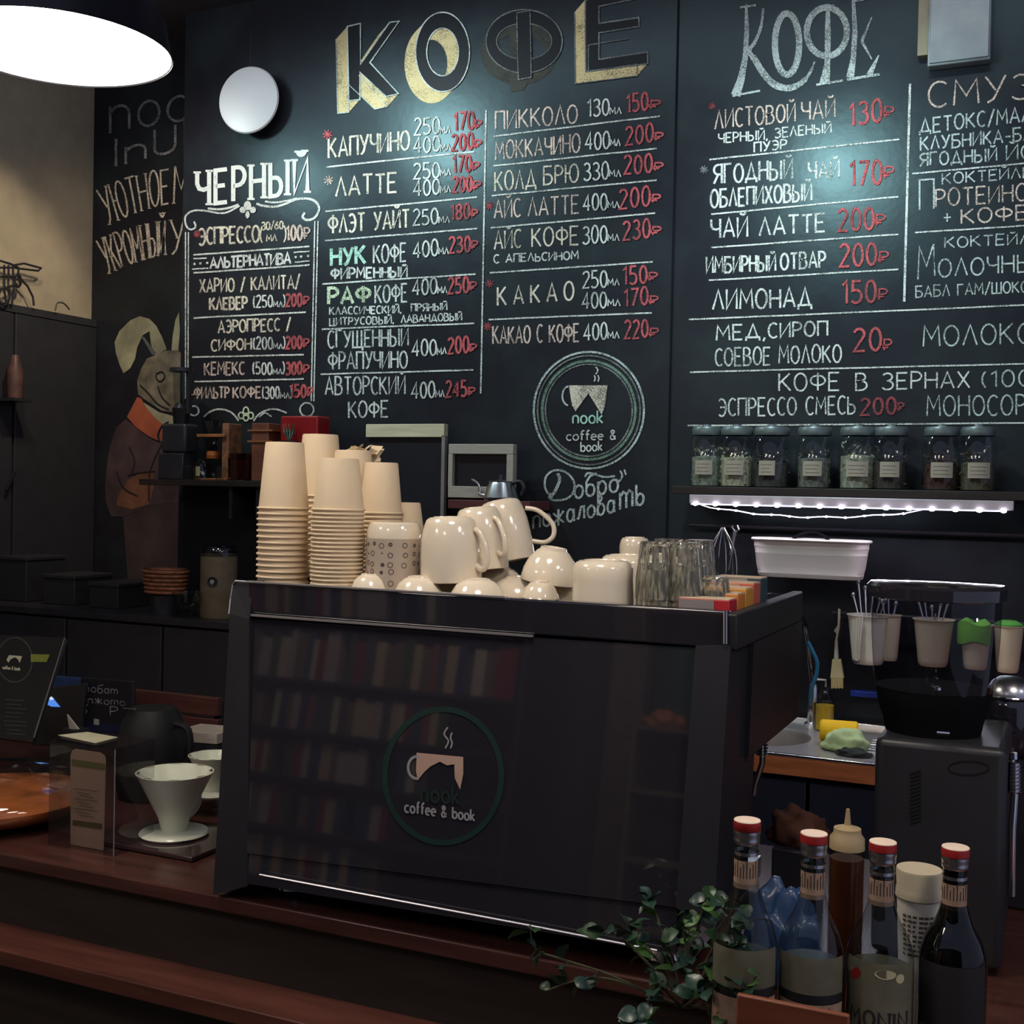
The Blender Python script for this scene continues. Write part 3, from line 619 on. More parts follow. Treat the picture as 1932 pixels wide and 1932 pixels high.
# ------------------------------------------------------------------ espresso machine
XML, XMR = -1.275, -.432; YM = 1.70; ZM = 1.432
A_ = V((0, 1.70, 1.375)); B_ = V((0, 1.648, .943)); PN = V((1,0,0)).cross(B_-A_).normalized()
if PN.y > 0: PN = -PN
em = thing('espresso_machine', 'wide glossy black espresso machine with round emblem on its back panel', 'coffee machine', (0,0,0))
TRAY = ZM-.028
mb = MB(); mb.hexa([(XML+.01,1.665,.945),(XMR-.04,1.665,.945),(XMR-.04,1.93,.945),(XML+.01,1.93,.945),(XML+.01,1.72,1.37),(XMR-.005,1.72,1.37),(XMR-.005,1.93,1.37),(XML+.01,1.93,1.37)]); mb.box((XML+.01,1.93,1.21),(XMR-.005,2.17,1.37)); mb.build('body', black_satin, em)
def slab(px): # panel from pixels
    return [PP(x, y, A_, PN) for x, y in px]
pq = slab([(470,1168),(1312,1222),(1277,1712),(466,1610)])
MB().prism(pq, -PN*.012).build('back_panel', black_gloss, em)
pq = slab([(466,1612),(1277,1714),(1273,1800),(466,1668)])
MB().prism([p+PN*-.003 for p in pq], -PN*.012).build('base_panel', black_gloss, em)
# upper rail
MB().box((XML, YM-.004, 1.378), (XMR+.004, YM+.022, ZM)).build('cup_rail', black_gloss, em, bevel=.003)
MB().box((XML-.002, YM-.007, 1.3735), (XMR-.3, YM+.001, 1.3772)).build('trim_or_highlight', trim_metal, em)
MB().box((XML-.002, YM-.006, ZM-.0005), (XMR-.35, YM+.004, ZM+.0022)).build('trim_or_highlight', trim_metal, em)
MB().box((XML, YM+.022, TRAY-.01), (XMR, 2.18, TRAY)).build('cup_tray', black_satin, em)
MB().box((XMR-.001, YM, 1.375), (XMR+.018, 2.19, ZM-.004)).build('cup_rail', side_black, em, bevel=.003)
MB().box((XML-.02, YM+.02, 1.375), (XML, 2.19, ZM)).build('cup_rail', black_gloss, em, bevel=.003)
MB().box((XML, 2.17, 1.375), (XMR, 2.19, ZM-.01)).build('cup_rail', black_gloss, em)
# left cheek with chrome outline
P0 = [PY(440,1100,1.70), PY(478,1100,1.70), PY(470,1168,1.69), PY(467,1672,1.648), PY(402,1688,1.648), PY(434,1158,1.69)]
MB().prism(P0, (0, .42, 0)).build('side_panel', mat('side_black', (.016,.016,.021), .45), em)
MB().tube([PY(478,1098,1.698), PY(444,1096,1.698), PY(439,1104,1.698), PY(435,1130,1.695), PY(432,1158,1.69)], .0018, 6).build('trim_or_highlight', trim_metal, em)
P1 = [PY(1312,1219,1.69), PY(1378,1219,1.69), PY(1345,1760,1.648), PY(1275,1712,1.648), PY(1312,1222,1.69)]
MB().prism(P1, (0, .20, 0)).build('side_panel', side_black, em)
u0 = [V((XMR-.02, 1.80, 1.20)), V((XMR+.016, 1.80, 1.20)), V((XMR+.020, 1.80, 1.375)), V((XMR-.02, 1.80, 1.375))]
MB().prism(u0, (0, .38, 0)).build('side_panel', side_black, em)
MB().box((XML+.02, 1.72, .91), (XMR-.04, 2.16, .945)).build('drip_tray', steel, em)
MB().tube([PY(1368,1153,1.694), PY(1368,1215,1.688)], .003, 8).build('trim_or_highlight', chrome, em)  # chrome tube modelled as the vertical highlight on the right column
a = PP(492,1650,A_-PN*0,PN)+PN*.0; b = PP(1235,1800,A_,PN)
MB().tube([PY(490,1650,1.640), PY(1000,1746,1.640), PY(1240,1793,1.640)], .0016, 6).build('trim_or_highlight', trim_metal, em)
for (x, y) in ((XML+.06,1.76),(XMR-.1,1.76),(XML+.06,2.10),(XMR-.1,2.10)):
    MB().lathe([(0,ZT),(.028,ZT),(.022,.91),(0,.91)], 20, cx=x, cy=y).build('foot', chrome, em, smooth=True)
# emblem on the panel
def on_panel(layer=1): return lambda x, y: PP(x, y, A_+PN*(.0006*layer+.0004), PN)
gring = mat('emblem_green', (.008,.026,.023), .4, var=.1)
mb = MB(); ribbon(mb, el(836,1464,110,126,0,360,60), 11, on_panel(1)); mb.build('emblem_ring', gring, em)
cream_print = mat('emblem_cream', (.42,.28,.22), .5, var=.05); grey_print = mat('emblem_grey', (.26,.25,.27), .5, var=.05)
from mathutils.geometry import tessellate_polygon
def ppoly(P, m_, layer, nm, par, pr):
    tr = tessellate_polygon([[V((x, y, 0)) for x, y in P]]); mb = MB(); mb.add([pr(*q) for q in P], [tuple(a) for a in tr]); return mb.build(nm, m_, par)
ppoly([(786,1420),(874,1428),(874,1460),(868,1490),(858,1468),(857,1442),(843,1444),(830,1437),(812,1446),(800,1457),(788,1472),(785,1455)], cream_print, 2, 'emblem_cup', em, on_panel(2))
mb = MB(); ribbon(mb, el(787,1448,17,21,80,280,14), 5, on_panel(2)); mb.build('emblem_cup', grey_print, em)
mb = MB(); ribbon(mb, cat([(845,1372),(838,1385),(846,1398),(840,1412)]), 3, on_panel(2)); ribbon(mb, cat([(853,1382),(850,1392),(853,1402),(850,1412)]), 3, on_panel(2)); mb.build('emblem_steam', grey_print, em)
mb = MB(); write(mb, 'coffee & book', 764, 1532, 895, 1549, 21, 3.4, on_panel(2), jit=0, gap=.2); mb.build('lettering', grey_print, em)
mb = MB(); write(mb, 'nook', 795, 1512, 866, 1517, 34, 5, on_panel(2), jit=0, gap=.2); mb.build('lettering', mat('emblem_dark_green', (.010,.024,.021), .4), em)
# group heads and steam wands glimpsed on the far right side
for i, x in enumerate((-1.05, -.78, -.52)):
    g = MB().lathe([(0,1.20),(.035,1.20),(.035,1.26),(.045,1.28),(.045,1.34),(0,1.34)], 20, cx=x, cy=2.08).build('group_head', chrome, em, smooth=True)
    MB().tube([(x,2.08,1.19),(x,2.22,1.185)], .012, 10).build('portafilter_handle', black_satin, em, smooth=True)
q = PZ(1418, 1340, 1.22)
Yh = 1.98
c0 = PY(1415,1345,Yh)
MB().lathe([(0,-.035),(.032,-.035),(.036,0),(.032,.03),(0,.03)], 24, mtx=M.Translation(c0)).build('steam_knob', black_gloss, em, smooth=True)
MB().tube([PY(1440,1368,Yh), PY(1438,1440,Yh), PY(1425,1480,Yh), PY(1422,1500,Yh)], .005, 8).build('steam_wand', chrome, em, smooth=True)
mb = MB()
for k in range(9): mb.lathe([(.006,-.003),(.011,0),(.006,.003)], 12, mtx=M.Translation(PY(1437, 1375+k*6, Yh)))
mb.build('spring_sleeve', chrome, em, smooth=True)

# ------------------------------------------------------------------ paper cups on the machine
def cup_mesh_inverted(R, r, H, m_, name='paper_cup'):
    """inverted take-away cup: rolled rim down, recessed base up. origin at rim."""
    root = bpy.data.objects.new(name, None)
    w = MB().lathe([(R*.985, .002), (r, H-.002), (r-.0012, H), (r-.003, H-.0005), (r-.004, H-.006), (0, H-.006)], 36)
    return w, MB().lathe([(R-.001, 0), (R+.0018, .0015), (R+.0022, .003), (R+.0012, .0048), (R-.001, .005)], 36)
def ORD(k): return '%d%s' % (k, 'th' if 10 <= k % 100 <= 20 else {1:'st',2:'nd',3:'rd'}.get(k % 10, 'th'))
def cup_stack(px, Y, y_top, n, R, r, H, pitch, lab_top, lab_rest, group, m_=paper):
    base = PY(px, 1100, Y); x = base.x; ztop = PY(px, y_top, Y).z
    z0 = ztop-H
    wm, rm = cup_mesh_inverted(R, r, H, m_)
    top = thing('paper_cup', lab_top, 'paper cup', (x, Y, z0), group=group)
    wm.build('cup_wall', m_, top, smooth=True); rm.build('rim', m_, top, smooth=True)
    for k in range(1, n):
        z = z0-k*pitch
        if z < TRAY: break
        dup(top, (x+random.uniform(-.0006,.0006), Y, z), lab_rest+', '+ORD(k)+' below its top cup', rz=random.uniform(0, 6))
    return top, z0-(k-1)*pitch
s1 = 1/1.0
cup_stack(533, 1.79, 835, 20, .0455, .0345, .121, .0103, 'tall cream paper cup upside down on top of the front left stack', 'cream cup rim in the front left stack', 'front left paper cup stack')
cup_stack(636, 1.775, 865, 30, .0455, .0345, .092, .0072, 'wide cream paper cup upside down on top of the second front stack from left', 'thin cream cup rim in the second front stack', 'second front paper cup stack')
cup_stack(600, 1.93, 820, 22, .0455, .034, .12, .0103, 'cream paper cup topping the highest stack, behind the front left one', 'cream cup in the highest stack, at the back', 'rear paper cup stack')
cup_stack(662, 1.92, 850, 26, .0455, .034, .10, .0080, 'cream paper cup just behind the second front stack, slightly higher', 'cream cup in the rear middle stack', 'rear middle paper cup stack')
cup_stack(716, 1.90, 873, 22, .040, .0305, .095, .0080, 'cream paper cup topping the stack behind the patterned cup', 'cream cup in the stack behind the patterned cup', 'paper cup stack behind the patterned cup')
cup_stack(765, 1.95, 948, 14, .034, .0255, .062, .0080, 'small cream paper cup topping the lowest stack, next to the big mugs', 'small cream cup in the lowest stack', 'small paper cup stack')
# patterned cup, upside down
pm = bpy.data.materials.new('patterned_print'); pm.use_nodes = True; nt = pm.node_tree; b = nt.nodes['Principled BSDF']; b.inputs['Roughness'].default_value = .5
tc = nt.nodes.new('ShaderNodeTexCoord'); vo = nt.nodes.new('ShaderNodeTexVoronoi'); vo.inputs['Scale'].default_value = 62; vo.inputs['Randomness'].default_value = .35
rp = nt.nodes.new('ShaderNodeValToRGB'); rp.color_ramp.interpolation = 'CONSTANT'
rp.color_ramp.elements[0].color = (.42,.34,.27,1); rp.color_ramp.elements[1].position = .22; rp.color_ramp.elements[1].color = (.07,.055,.05,1); e = rp.color_ramp.elements.new(.31); e.color = (.44,.36,.29,1)
nt.links.new(tc.outputs['Object'], vo.inputs['Vector']); nt.links.new(vo.outputs['Distance'], rp.inputs[0]); nt.links.new(rp.outputs[0], b.inputs['Base Color'])
P = PY(742, 1100, 1.80); zt = PY(742, 985, 1.80).z; k = mpp(P)
pc = thing('patterned_cup', 'grey brown cup with rows of small printed motifs, upside down before the stacks', 'cup', (P.x, 1.80, TRAY))
Hh = zt-TRAY; Rr = 53*k
MB().lathe([(Rr, 0), (Rr, .005), (Rr*.985, Hh*.80)], 40).build('printed_wall', pm, pc, smooth=True)
MB().lathe([(Rr*.985, Hh*.80), (Rr*.97, Hh*.9), (Rr*.88, Hh*.985), (Rr*.8, Hh), (0, Hh)], 40).build('cup_base', porcelain, pc, smooth=True)

# ------------------------------------------------------------------ mugs and cups
def mug(name, label, loc, R, H, hang=0, tilt=(0,0,0), handle=True, taper=.80, m_=porcelain, hs=1, group=None):
    """upside-down mug; origin at the rim centre"""
    t = thing(name, label, 'mug', loc, tilt=tilt, group=group); r = R*taper
    prof = [(R*.96, 0), (R, .001), (R*1.005, .003), (R*1.0, H*.4), (R*.97, H*.65), (r*1.08, H*.86), (r*.98, H*.95), (r*.86, H*.985), (r*.70, H*.99), (r*.68, H), (r*.62, H), (r*.6, H*.985), (0, H*.98)]
    MB().lathe(prof, 48).build('mug_body', m_, t, smooth=True)
    if handle:
        c, s = math.cos(hang), math.sin(hang); L = R*.85*hs
        pts = cat([(R*.96, H*.80), (R+L*.45, H*.72), (R+L*.92, H*.48), (R+L*.88, H*.28), (R+L*.5, H*.20), (R*.98, H*.26)], 5)
        MB().tube([(x*c, x*s, z) for x, z in pts], R*.10, 10).build('handle', m_, t, smooth=True)
    return t
def at(px, Y, z): 
    p = PY(px, 1080, Y); return V((p.x, Y, z))
kk = mpp(PY(850, 1050, 1.80))
# small round cups upside down right behind the rail
low = [(698, 1.755, 40, 34), (790, 1.755, 50, 38), (902, 1.77, 56, 48), (978, 1.86, 58, 52), (1020, 1.79, 38, 36), (840, 1.87, 50, 50), (1062, 1.90, 34, 40)]
labs = ['small white cup upside down behind the rail, below the patterned cup', 'small white cup upside down behind the rail, left of the big mugs', 'round white cup upside down directly below the leaning mugs', 'round white cup upside down behind, below the bowl', 'shallow white cup upside down in front of the bowl', 'white cup mostly hidden under the left big mug', 'white cup partly hidden between bowl and square white mug']
for (px, Y, rp_, hp), lb in zip(low, labs):
    R = rp_*kk; H = max(hp*kk, .05)
    t = thing('coffee_cup', lb, 'cup', at(px, Y, TRAY))
    MB().lathe([(R*.97,0),(R,.001),(R*1.0,H*.15),(R*.93,H*.45),(R*.72,H*.78),(R*.5,H*.93),(R*.42,H*.95),(R*.4,H),(R*.34,H),(R*.32,H*.96),(0,H*.95)], 40).build('cup_body', porcelain, t, smooth=True)
zl = PY(850, 1090, 1.79).z
mug('large_mug', 'largest white mug upside down, frontmost of the three leaning mugs', (at(852,1.80,0).x, 1.80, zl-.008), 58*kk, 124*kk, hang=math.radians(-8), tilt=(0, math.radians(-2), 0), hs=.5)
mug('large_mug', 'middle of the three leaning white mugs, upside down', (at(905,1.86,0).x, 1.875, zl+.010), 50*kk, 122*kk, hang=math.radians(-25), tilt=(0, math.radians(-7), 0), hs=.55)
mug('large_mug', 'rearmost leaning white mug, its handle sticking out to the right', (at(955,1.93,0).x, 1.95, zl+.022), 50*kk, 124*kk, hang=math.radians(20), tilt=(0, math.radians(-13), 0), hs=1.15)
zb = PY(1035, 1098, 1.86).z
t = thing('bowl', 'white bowl upside down with foot ring up, right of the leaning mugs', 'bowl', (at(1036,1.86,0).x, 1.86, zb), tilt=(0, math.radians(8), 0))
R = 54*kk; H = 66*kk
MB().lathe([(R*.97,0),(R,.001),(R*1.0,H*.1),(R*.95,H*.35),(R*.80,H*.65),(R*.56,H*.88),(R*.48,H*.92),(R*.45,H),(R*.38,H),(R*.36,H*.94),(0,H*.92)], 44).build('bowl_body', porcelain, t, smooth=True)
t = thing('bowl', 'white bowl upside down carrying the two rear leaning mugs', 'bowl', (at(932,1.915,0).x, 1.925, TRAY))
R = .052; H = zl+.012-TRAY
MB().lathe([(R*.97,0),(R,.001),(R*1.0,H*.2),(R*.93,H*.5),(R*.78,H*.8),(R*.6,H*.94),(R*.5,H*.96),(R*.48,H),(0,H)], 44).build('bowl_body', porcelain, t, smooth=True)
mug('square_mug', 'straight sided white mug upside down beside the glass tumblers', (at(1138,1.77,0).x, 1.77, TRAY), 58*kk*.93, PY(1138,1056,1.77).z-TRAY, handle=False, taper=.90)
mug('square_mug', 'white mug upside down behind the straight sided one', (at(1180,1.90,0).x, 1.90, TRAY), 48*kk, PY(1180,1046,1.9).z-TRAY, handle=False, taper=.90)
mug('tall_mug', 'tall white mug upside down, tip showing left of the tumblers', (at(1196,2.02,0).x, 2.02, TRAY), 30*kk, PY(1196,1013,2.02).z-TRAY, handle=False, taper=.92)

# ------------------------------------------------------------------ glass tumblers
tg = solid_glass('tumbler_glass', (.97,.98,.93)); _nt = tg.node_tree; _b = _nt.nodes['Principled BSDF']; _o = [n for n in _nt.nodes if n.type == 'OUTPUT_MATERIAL'][0]
_h = _nt.nodes.new('ShaderNodeBsdfDiffuse'); _h.inputs[0].default_value = (.92,.88,.72,1); _m = _nt.nodes.new('ShaderNodeMixShader'); _tc = _nt.nodes.new('ShaderNodeTexCoord'); _mp = _nt.nodes.new('ShaderNodeMapping'); _mp.inputs['Scale'].default_value = (1,1,.22)  # cream diffuse streaks painted into the glass as sparkle and brightness
_n = _nt.nodes.new('ShaderNodeTexNoise'); _n.inputs['Scale'].default_value = 240; _r = _nt.nodes.new('ShaderNodeMapRange'); _r.inputs[1].default_value = .40; _r.inputs[2].default_value = .75; _r.inputs[3].default_value = .06; _r.inputs[4].default_value = .26
_nt.links.new(_tc.outputs['Object'], _mp.inputs[0]); _nt.links.new(_mp.outputs[0], _n.inputs['Vector']); _nt.links.new(_n.outputs['Fac'], _r.inputs[0]); _nt.links.new(_r.outputs[0], _m.inputs[0]); _nt.links.new(_b.outputs[0], _m.inputs[1]); _nt.links.new(_h.outputs[0], _m.inputs[2]); _nt.links.new(_m.outputs[0], _o.inputs[0])
def tumbler(name, label, loc, R, H, group):
    t = thing(name, label, 'glass', loc, group=group); mb = MB(); n = 20
    prof = [(R*.93, 0), (R, 0), (R*.985, H*.35), (R*.80, H*.96), (R*.76, H), (0, H)]
    inner = [(0, H*.90), (R*.68, H*.90), (R*.93, 0)]
    vs_ = []; P = prof[1:]
    for j, (r, z) in enumerate(P):
        for i in range(n):
            a = 2*PI*i/n; rr = r*(1-.09*(i % 2)) if 1 <= j <= 2 else r; vs_.append((rr*math.cos(a), rr*math.sin(a), z))
    fs = [(j*n+i, j*n+(i+1) % n, (j+1)*n+(i+1) % n, (j+1)*n+i) for j in range(len(P)-1) for i in range(n)]
    mb.add(vs_, fs); mb.lathe(inner, n); mb.lathe([(R*.93, 0), (R, 0)], n)
    mb.build('glass_body', tg, t); return t
tproto = None
k = mpp(PY(1240, 1080, 1.76)); zt0 = PY(1240, 1145, 1.75).z
H = .088; stacks = [(1236, 1.765, 2, 'front left'), (1292, 1.775, 2, 'front right'), (1262, 1.885, 2, 'rear left'), (1318, 1.90, 2, 'rear right'), (1345, 1.80, 1, 'single')]
for (px, Y, n, wh) in stacks:
    for j in range(n):
        loc = at(px, Y, TRAY+j*.034); lb = f'faceted clear tumbler upside down, {wh} stack of the tumblers, ' + ('upper one' if j == n-1 else 'lower one')
        if n == 1: lb = 'single faceted clear tumbler upside down nearest the tea boxes'
        if tproto is None: tproto = tumbler('tumbler', lb, loc, 37*k, H, 'glass tumblers on the machine')
        else: dup(tproto, loc, lb, rz=random.uniform(0, 1), scale=(1, 1, 1 if n > 1 else .8))
# balloon whisk / wire loop behind tumblers
wk = thing('balloon_whisk', 'thin wire whisk standing upside behind the tumblers', 'whisk', at(1362, 2.02, TRAY))
for i in range(6):
    a = i*PI/6; pts = [(.002*math.cos(a),.002*math.sin(a),.14), (.022*math.cos(a),.022*math.sin(a),.10), (.026*math.cos(a),.026*math.sin(a),.05), (.018*math.cos(a),.018*math.sin(a),.012), (0,0,.001)]
    MB().tube(cat(pts, 4), .0007, 5).build('wire', chrome, wk, smooth=True)
    MB().tube(cat([(-x, -y, z) for x, y, z in pts], 4), .0007, 5).build('wire', chrome, wk, smooth=True)
# tea boxes, one behind the other
cols = [('grey front and red side', (.25,.22,.22), (.42,.02,.03)), ('orange side', (.55,.25,.08), (.62,.22,.04)), ('amber side', (.6,.35,.1), (.65,.30,.05)), ('salmon red side', (.5,.3,.2), (.60,.13,.08)), ('dark teal side', (.35,.33,.3), (.03,.07,.09))]
xs0 = PY(1322, 1140, 1.73); 
for i, (nm, fc, scol) in enumerate(cols):
    Y = 1.735+i*.052; x1 = XMR-.003; x0 = x1-.078
    lb = ['paper tea box at the machine corner, %s, nearest', 'tea box with pale top and %s, second from the machine corner', 'tea box with pale top and %s, middle of the row', 'tea box with pale top and %s, second farthest', 'tea box with pale top and %s, farthest of the row'][i] % nm
    t = thing('tea_box', lb, 'box', (x0, Y, TRAY), group='tea boxes on the machine')
    h = .040+.005*i
    MB().box((0,0,0), (.078,.048,h), None).build('carton', mat('tea_side_%d' % i, scol, .45), t, bevel=.0015)
    MB().box((.001,.001,h), (.077,.047,h+.0012)).build('carton_top', mat('tea_top', (.62,.48,.34), .5), t)
    MB().box((.001,-.0008,.001), (.055,0,h-.001)).build('front_print', mat('tea_front_%d' % i, fc, .5), t)
# sugar sachets / flower shape standing behind cups
t = thing('paper_bundle', 'crumpled pale paper bundle peeking above the cup stacks', 'paper', at(678, 2.05, 0)); zz = PY(678, 862, 2.05).z; t.location.z = TRAY
MB().lathe([(.025,0),(.03,.12),(.028,zz-TRAY-.02)], 16).build('tin', mat('red_tin', (.2,.04,.04), .4), t, smooth=True)
mb = MB()
for i in range(26):
    c = V((random.uniform(-.03,.03), random.uniform(-.02,.02), zz-TRAY-.012+random.uniform(0,.03))); u = V([random.gauss(0,1) for _ in range(3)]).normalized()*.014; v_ = u.orthogonal().normalized()*.012
    mb.add([c-u-v_, c+u-v_, c+u+v_, c-u+v_], [(0,1,2,3)])
mb.build('paper_petals', mat('paper_petal', (.80,.66,.45), .6), t)

# ------------------------------------------------------------------ pendant lamps and wall disc
white_in = mat('shade_inside', (.9, .88, .84), .5, var=0); glow = mat('lamp_diffuser', (1.0, .97, .90), .5, var=0, emit=11)
for i, (x, y) in enumerate(PEND):
    t = thing('pendant_lamp', ['wide dark dome pendant lamp glowing white at the upper left', 'dome pendant lamp over the middle of the bar, above the picture', 'dome pendant lamp over the right end of the bar, above the picture'][i], 'lamp', (x, y, 2.313))
    MB().lathe([(.182,0),(.180,.006),(.17,.06),(.13,.13),(.06,.17),(.03,.20),(0,.20)], 56).build('lamp_shade', black_satin, t, smooth=True)
    MB().lathe([(.180,.002),(.166,.058),(.126,.125),(.05,.16),(0,.16)], 56).build('shade_lining', white_in, t, smooth=True)
    MB().lathe([(0,.004),(.15,.002),(.176,.006),(.15,.03),(0,.05)], 56).build('diffuser', glow, t, smooth=True)
    MB().tube([(0,0,.2),(0,0,ZC-2.30)], .004, 8).build('cord', black_satin, t)
    MB().lathe([(0,ZC-2.30),(.05,ZC-2.30),(.05,ZC-2.325),(0,ZC-2.33)], 24).build('ceiling_rose', black_satin, t)
# white round disc hanging before the board
P = PY(468, 188, 3.68); k = mpp(P); R = 63*k
t = thing('hanging_disc', 'round white disc hanging on a thin wire above the framed menu', 'disc', P)
mx = M.Rotation(math.radians(8), 4, 'Z') @ M.Rotation(PI/2, 4, 'X')
MB().lathe([(0,.002),(R*.8,.004),(R*.97,0),(R,-.006),(R*.97,-.012),(R*.6,-.03),(0,-.04)], 48, mtx=mx).build('disc_face', mat('disc_white', (.80,.78,.78), .35, var=.04, scale=3), t, smooth=True)
MB().tube([(0,.01,R*.98),(0,.01,ZC-P.z)], .0012, 6).build('wire', dark_metal, t)
spot('disc_light', (P.x+.75, 2.75, ZC-.2), P, 2.6, (1,.97,.95), 30, .6, .02)
# ceiling spotlights that light the board
for i, (L, T) in enumerate(SPOTS):
    t = thing('ceiling_spotlight', ['black ceiling spotlight over the big coffee menu', 'black ceiling spotlight over the tea menu', 'black ceiling spotlight over the framed menu'][i], 'spotlight', L+V((0,0,.03)))
    q = (V((T.x, YW, T.z-.35))-L).to_track_quat('-Z', 'Y').to_matrix().to_4x4()
    MB().lathe([(.045,.02),(.048,.02),(.048,.13),(.0,.14)], 28, mtx=q).build('lamp_head', black_satin, t, smooth=True)
    h = ZC-L.z-.03
    if h > .02: MB().tube([(0,0,.05),(0,0,h)], .008, 8).build('bracket', black_satin, t)
# grey wall cabinet / speaker at the upper right
p = [PY(1754,-70,3.7), PY(1873,-80,3.7), PY(1873,102,3.7), PY(1760,123,3.7)]
t = thing('wall_box', 'plain grey metal cabinet hung on the wall above the shakes column', 'cabinet', (0,0,0))
MB().box((p[0].x, 3.705, p[3].z), (p[1].x, YW, p[3].z+.5)).build('cabinet_body', mat('box_grey', (.34,.37,.37), .4, metal=.2), t, bevel=.004)
MB().box((p[0].x+.006, 3.698, p[3].z+.006), (p[1].x-.004, 3.705, p[3].z+.49)).build('cabinet_door', mat('box_grey2', (.28,.31,.31), .35, metal=.2), t, bevel=.002)
MB().box((p[0].x-.03, 3.72, p[3].z+.04), (p[0].x, YW, p[3].z+.49)).build('side_strip', mat('box_tan', (.40,.34,.22), .5), t)

# ------------------------------------------------------------------ right wall shelf, jars and LED strip
YS = 3.52
xa, xb = PY(1268, 925, YS).x, PY(1932, 925, YS).x+.15
zsh = PY(1300, 931, YS).z
t = thing('wall_shelf', 'dark wooden wall shelf with tea jars under the right menu', 'shelf', (0,0,0))
MB().box((xa, YS, zsh-.002), (xb, YW, zsh+.022)).build('board', dark_wood, t, bevel=.002)
xl, xr = PY(1301, 940, YS).x, PY(1913, 945, YS).x
t = thing('led_strip', 'bright white string of LEDs on a metal profile under the jar shelf', 'lamp', (0,0,0))
MB().box((xl, YS-.004, zsh-.030), (xr, YS+.02, zsh-.003)).build('metal_profile', alu, t, bevel=.002)
led = mat('led_white', (.92,.88,1.0), .5, var=0, emit=26); strip_m = mat('led_ribbon', (.80,.75,.9), .5, var=0, emit=1.6)
nz = 15
MB().box((xl+.006, YS-.006, zsh-.0335), (xr-.02, YS+.004, zsh-.0305)).build('led_ribbon', strip_m, t)
for i in range(nz):
    x = xl+.02+(xr-xl-.045)*i/(nz-1); MB().lathe([(0,-.0045),(.006,-.003),(.0075,0),(.006,.003),(0,.0045)], 12, mtx=M.Translation((x, YS-.006, zsh-.032))).build('led', led, t, smooth=True)
pts = []
for i in range(25):
    s = i/24; x = xl+.04+(xr-xl)*.70*s; pts.append((x, YS-.01, zsh-.034-.028*math.sin(PI*s)**.8-.002*math.sin(s*30)))
MB().tube(pts, .0018, 6).build('led_ribbon', strip_m, t)
for i in range(2, 23, 2): MB().lathe([(0,-.003),(.007,0),(0,.003)], 10, mtx=M.Translation(pts[i])).build('led', led, t, smooth=True)
lz = bpy.data.lights.new('led_light', 'AREA'); lz.shape = 'RECTANGLE'; lz.size = xr-xl; lz.size_y = .02; lz.energy = 2.2; lz.color = (.86,.82,1)
lo = bpy.data.objects.new('led_light', lz); COL.objects.link(lo); lo.location = ((xl+xr)/2, YS-.012, zsh-.045); lo.rotation_euler = (math.radians(-12), 0, 0)

jar_glass = glass('jar_glass', (.90,.94,.94), 1.4); tea_mats = [mat('dried_leaves_%d' % i, c, .8, var=.5, scale=90) for i, c in enumerate([(.22,.22,.17),(.38,.33,.22),(.05,.04,.035),(.14,.13,.11),(.30,.28,.2),(.05,.035,.03),(.06,.02,.015),(.09,.07,.04)])]
lidm = mat('jar_lid', (.16,.19,.19), .4, metal=.5); jlab = mat('jar_label', (.42,.36,.28), .6, var=.1)
J = [(1332,30,'grey flaky'), (1389,33,'pale leafy'), (1455,36,'dark'), (1536,34,'silvery'), (1618,36,'light bushy'), (1680,34,'black'), (1775,34,'dark red'), (1844,34,'olive')]
for i, (px, hw, ds) in enumerate(J):
    Y = 3.62; P = PY(px, 880, Y); k = mpp(P); R = hw*k; zt = PY(px, 806, Y).z; h = zt-(zsh+.022)
    t = thing('tea_jar', 'glass storage jar of %s tea, %s on the shelf' % (ds, ['leftmost','second from left','third from left','fourth from left','fifth from left','third from right','second from right','rightmost'][i]), 'jar', (P.x, Y, zsh+.022), group='tea jars on the shelf')
    MB().lathe([(0,0),(R*.95,0),(R,.006),(R,h*.74),(R*.82,h*.84),(R*.80,h*.88)], 32).build('jar_body', jar_glass, t, smooth=True)
    MB().lathe([(R*.9,h*.86),(R*.92,h*.88),(R*.92,h*.97),(R*.85,h),(0,h)], 32).build('lid', lidm, t, smooth=True)
    MB().lathe([(0,h),(.012,h),(.014,h+.008),(0,h+.010)], 14).build('lid_knob', chrome, t, smooth=True)
    mb = MB(); ft = [.62,.60,.5,.6,.66,.55,.5,.55][i]
    for q in range(150):
        a = random.uniform(0, 2*PI); rr = R*.9*math.sqrt(random.random()); z = .01+(h*ft)*random.random() + (random.random()**4)*h*.12
        c = V((rr*math.cos(a), rr*math.sin(a), z)); u = V([random.gauss(0,1) for _ in range(3)]).normalized()*random.uniform(.005,.012); v_ = u.orthogonal().normalized()*.004
        mb.add([c-u, c+v_, c+u, c-v_], [(0,1,2,3)])
    mb.lathe([(0,.004),(R*.86,.004),(R*.88,h*ft*.8),(0,h*ft*.86)], 16)
    mb.build('tea_leaves', tea_mats[i], t, kind='stuff')
    a0 = -PI/2-.45-.25; lw = [1.1,1.1,.85,1.05,1.15,1.05,1.2,1.2][i]
    mb = MB().lathe([(R*1.012,h*.20),(R*1.012,h*.44)], 10, a0=a0-.0+(0.25), a1=a0+lw+.25); mb.build('paper_label', jlab, t)
    mb = MB()
    for q in range(3): mb.lathe([(R*1.02,h*(.25+.06*q)),(R*1.02,h*(.260+.06*q))], 8, a0=a0+.38, a1=a0+lw+.08-.1*(q % 2))
    mb.build('label_writing', mat('faded_ink', (.25,.17,.13), .6), t)

